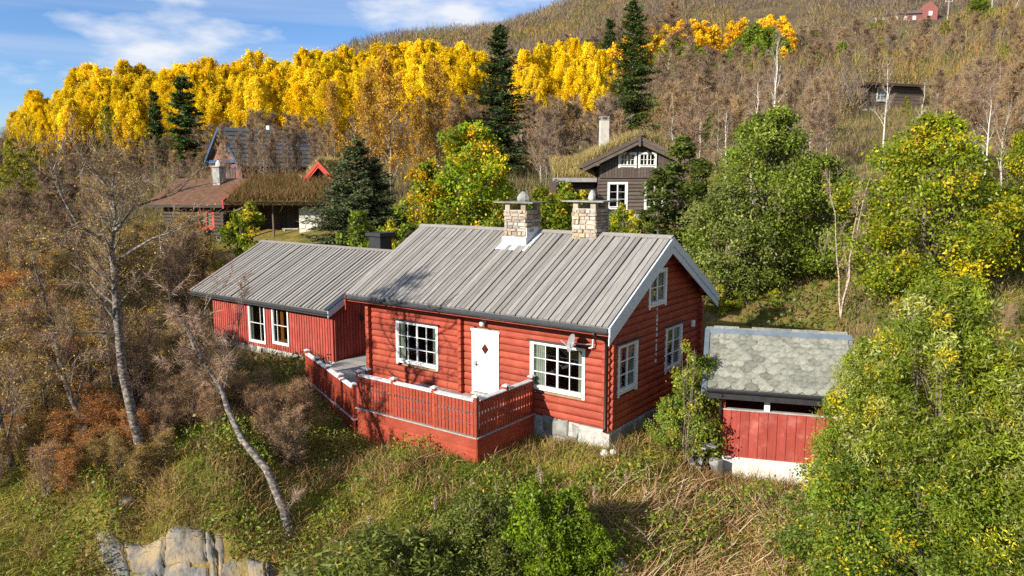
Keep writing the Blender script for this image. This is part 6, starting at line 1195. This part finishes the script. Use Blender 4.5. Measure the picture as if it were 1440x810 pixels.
# grass, herbs and dry stalks of the bank
def pnoise(x, y, s): return np.sin(x*s+1.3*np.sin(y*s*.7))*np.sin(y*s*1.1+1.7*np.sin(x*s*.6))
def clear_fg(x, y):
    D = y-CAM[1]; u_ = 720+(x-CAM[0])/D*FPX; z = ground(x, y); return D, u_, z
def off_rock(x, y):
    D = y-CAM[1]; u_ = 720+(x-CAM[0])/D*FPX*.97; return ~((u_ > 138) & (u_ < 385) & (D > 16.2) & (D < 18.05-.3*(u_ > 310)))
def bank():
    rg = np.random.default_rng(70); x, y = scatter(150000, 14.5, 31, -.66, .70, rg); k = off_buildings(x, y) & off_rock(x, y); x, y = x[k], y[k]; D, u_, z = clear_fg(x, y); n_ = len(x)
    q = pnoise(x, y, .9)+.6*pnoise(x+5, y, 2.3)+rg.normal(size=n_)*.35; right = np.clip((u_-850)/120, 0, 1)*np.clip((1200-u_)/80, 0, 1)*np.clip((22-D)/3, 0, 1); left = np.clip((330-u_)/200, 0, 1)
    pal = np.array([(.105, .14, .018), (.165, .18, .024), (.27, .235, .04), (.38, .28, .075), (.48, .35, .15)]); ci = np.clip((q*.9+1.35+right*2.4+left*.9).astype(int), 0, 4)
    hgt = rg.uniform(.08, .34, (n_, 1))*(1+.5*(ci[:, None] == 4)); d = nrm(rg.normal(size=(n_, 3))*.45+np.array([.1, -.15, 1.]))*hgt
    V_, F_ = bent(np.stack([x, y, z-.02], -1), d, .014+.0004*D[:, None], rg, .5)
    tag(mk('grass', V_, F_, GRASS, col=np.repeat(np.clip(pal[ci]*(1+rg.normal(size=(n_, 1))*.22), .01, .9), 6, 0)), 'long green and straw coloured grass on the bank', 'grass', kind='stuff')
    # broad leaved herbs
    x, y = scatter(150000, 14.5, 27, -.6, .6, rg); k = off_buildings(x, y, .05) & off_rock(x, y); x, y = x[k], y[k]; D, u_, z = clear_fg(x, y); q = pnoise(x+2, y+7, 1.1)+.7*pnoise(x, y, 3.1)+rg.normal(size=len(x))*.3
    k = (q > np.where((u_ > 860) & (u_ < 1150), .6, np.where(u_ < 300, .45, -.25))) & ~((D > 20.5) & (u_ > 640)); x, y, z, q = x[k], y[k], z[k], q[k]; n_ = len(x)
    V_, F_ = leaves(np.stack([x, y, z+rg.uniform(.03, .55, n_)*np.clip(q+.35, .2, 1.2)], -1), .085*rg.uniform(.6, 1.4, (n_, 1)), .55, rg, .7); pal = np.array([(.14, .20, .016), (.18, .245, .02), (.10, .14, .015), (.28, .27, .03), (.5, .27, .03), (.22, .22, .06)])
    tag(mk('herbs', V_, F_, LEAF, col=np.repeat(np.clip(pal[rg.choice(6, n_, p=[.30, .2, .22, .13, .03, .12])]*(1+rg.normal(size=(n_, 1))*.2), .01, .9), 4, 0)), 'low leafy herbs growing through the grass of the bank', 'herbs', kind='stuff')
    # brown weeds and dead stems
    x, y = scatter(100000, 14.5, 27, -.6, .6, rg); k = off_buildings(x, y, .05) & off_rock(x, y); x, y = x[k], y[k]; q = pnoise(x+11, y+3, 1.4)+.6*pnoise(x, y+9, 3.3)+rg.normal(size=len(x))*.4; k = q > .18; x, y = x[k], y[k]; n_ = len(x); z = ground(x, y)
    V_, F_ = bent(np.stack([x, y, z-.02], -1), nrm(rg.normal(size=(n_, 3))*.4+np.array([0, 0, 1.]))*rg.uniform(.2, .6, (n_, 1)), .016, rg, .4); pal = np.array([(.21, .125, .06), (.28, .17, .08), (.12, .07, .035), (.36, .24, .11), (.30, .11, .04)])
    tag(mk('dead_weeds', V_, F_, GRASS, col=np.repeat(np.clip(pal[rg.choice(5, n_, p=[.32, .25, .2, .17, .06])]*(1+rg.normal(size=(n_, 1))*.2), .01, .9), 6, 0)), 'brown dead weeds standing in patches on the bank', 'weeds', kind='stuff')
    # lodged dry stalks, right of the bushes
    n_ = 2500; u = rg.uniform(850, 1190, n_); D = rg.uniform(15.6, 20.3, n_); x = CAM[0]+(u-720)/FPX*D*1.03; y = CAM[1]+D; k = off_buildings(x, y, .1); x, y = x[k], y[k]; n_ = len(x); z = ground(x, y)
    flow = np.sin(x*1.3)*1.2+np.sin(y*1.9+x)*.9+rg.normal(size=n_)*1.1; d = np.stack([np.cos(flow-1.2), np.sin(flow-1.2)*1.0, np.where(rg.random(n_) < .55, rg.uniform(.5, 1.6, n_), rg.uniform(-.1, .4, n_))], -1)*rg.uniform(.2, .62, (n_, 1))
    V_, F_ = bent(np.stack([x, y, z+rg.uniform(.02, .22, n_)], -1), d, .022, rg, .22); pal = np.array([(.44, .29, .16), (.38, .23, .12), (.50, .39, .25), (.29, .17, .09)])
    tag(mk('dry_stalks', V_, F_, GRASS, col=np.repeat(np.clip(pal[rg.integers(0, 4, n_)]*(1+rg.normal(size=(n_, 1))*.18), .01, .9), 6, 0)), 'lodged straw coloured dry stalks between the bushes and the shed', 'dry stalks', kind='stuff')
bank()
# seed heads of fireweed standing on the bank, each one a plant
def seed_head():
    rg = np.random.default_rng(71); root = thing('dry_seed_head', 'dry seed head', 'plant'); MB().tube([(0, 0, -.05), (.01, 0, .5), (.03, .01, 1.0)], [.008, .007, .003], 5).build('stem', GREYW, root); n_ = 240
    t = rg.uniform(.45, 1, (n_, 1)); p = np.concatenate([.02*t+rg.normal(size=(n_, 1))*.022, rg.normal(size=(n_, 1))*.022, t], 1); V_, F_ = leaves(p, .06, .35, rg, .1); mk('plume', V_, F_, GRASS, root, col=np.repeat(shade((.36, .27, .20), n_, rg, .25, .04), 4, 0)); return root
sh0 = seed_head(); r4 = np.random.default_rng(72)
for k, (u, v, D, h) in enumerate(((610, 690, 18.6, .9), (700, 668, 19.4, .7), (760, 665, 19.8, .9), (757, 655, 20.2, .8), (836, 705, 18.6, 1.0), (805, 672, 19.4, .7), (735, 672, 19.2, .7), (541, 765, 17.2, 1.0), (680, 672, 19, .6), (720, 690, 18.4, .8), (880, 668, 19.8, .6), (520, 720, 18.4, .7), (660, 668, 19.6, .6))):
    p = at(u, v, D); o = sh0 if k == 0 else copy_thing(sh0, (0, 0, 0)); o.location = (p[0], p[1], gz(p[0], p[1])); o.scale = (.9, .9, h*.8); o.rotation_euler = (r4.uniform(-.1, .1), r4.uniform(-.1, .1), r4.uniform(0, 6)); tag(o, 'pale dry seed head on the bank below the deck', 'plant', 'dry seed heads on the bank')

# ---------------------------------------------------------------- labels that single out the alike ones
def seen_u(o): return 720+(o.location.x-CAM[0])/max(1, o.location.y-CAM[1])*FPX
ORD = 'first second third fourth fifth sixth seventh eighth ninth tenth eleventh twelfth thirteenth fourteenth fifteenth sixteenth seventeenth eighteenth nineteenth twentieth'.split()+['twenty-'+q for q in 'first second third fourth fifth sixth seventh eighth ninth'.split()]
PARTS = {1: [''], 2: ['left half', 'right half'], 3: ['left third', 'middle third', 'right third'], 4: ['far left part', 'left part', 'right part', 'far right part'], 5: ['far left part', 'left part', 'middle part', 'right part', 'far right part']}
alike = {}
for o in sc.objects:
    if o.parent is None and o.get('label') and o.get('group'): alike.setdefault((o['group'], o['label']), []).append(o)
for (g_, lb), os_ in alike.items():
    if len(os_) < 2: continue
    os_.sort(key=seen_u); n_ = len(os_); k = min(5, max(1, math.ceil(n_/10))); per = math.ceil(n_/k)
    for i_, o in enumerate(os_):
        c, r_ = divmod(i_, per); o['label'] = lb+(', '+PARTS[k][c] if k > 1 else '')+', '+ORD[r_]+' from left'
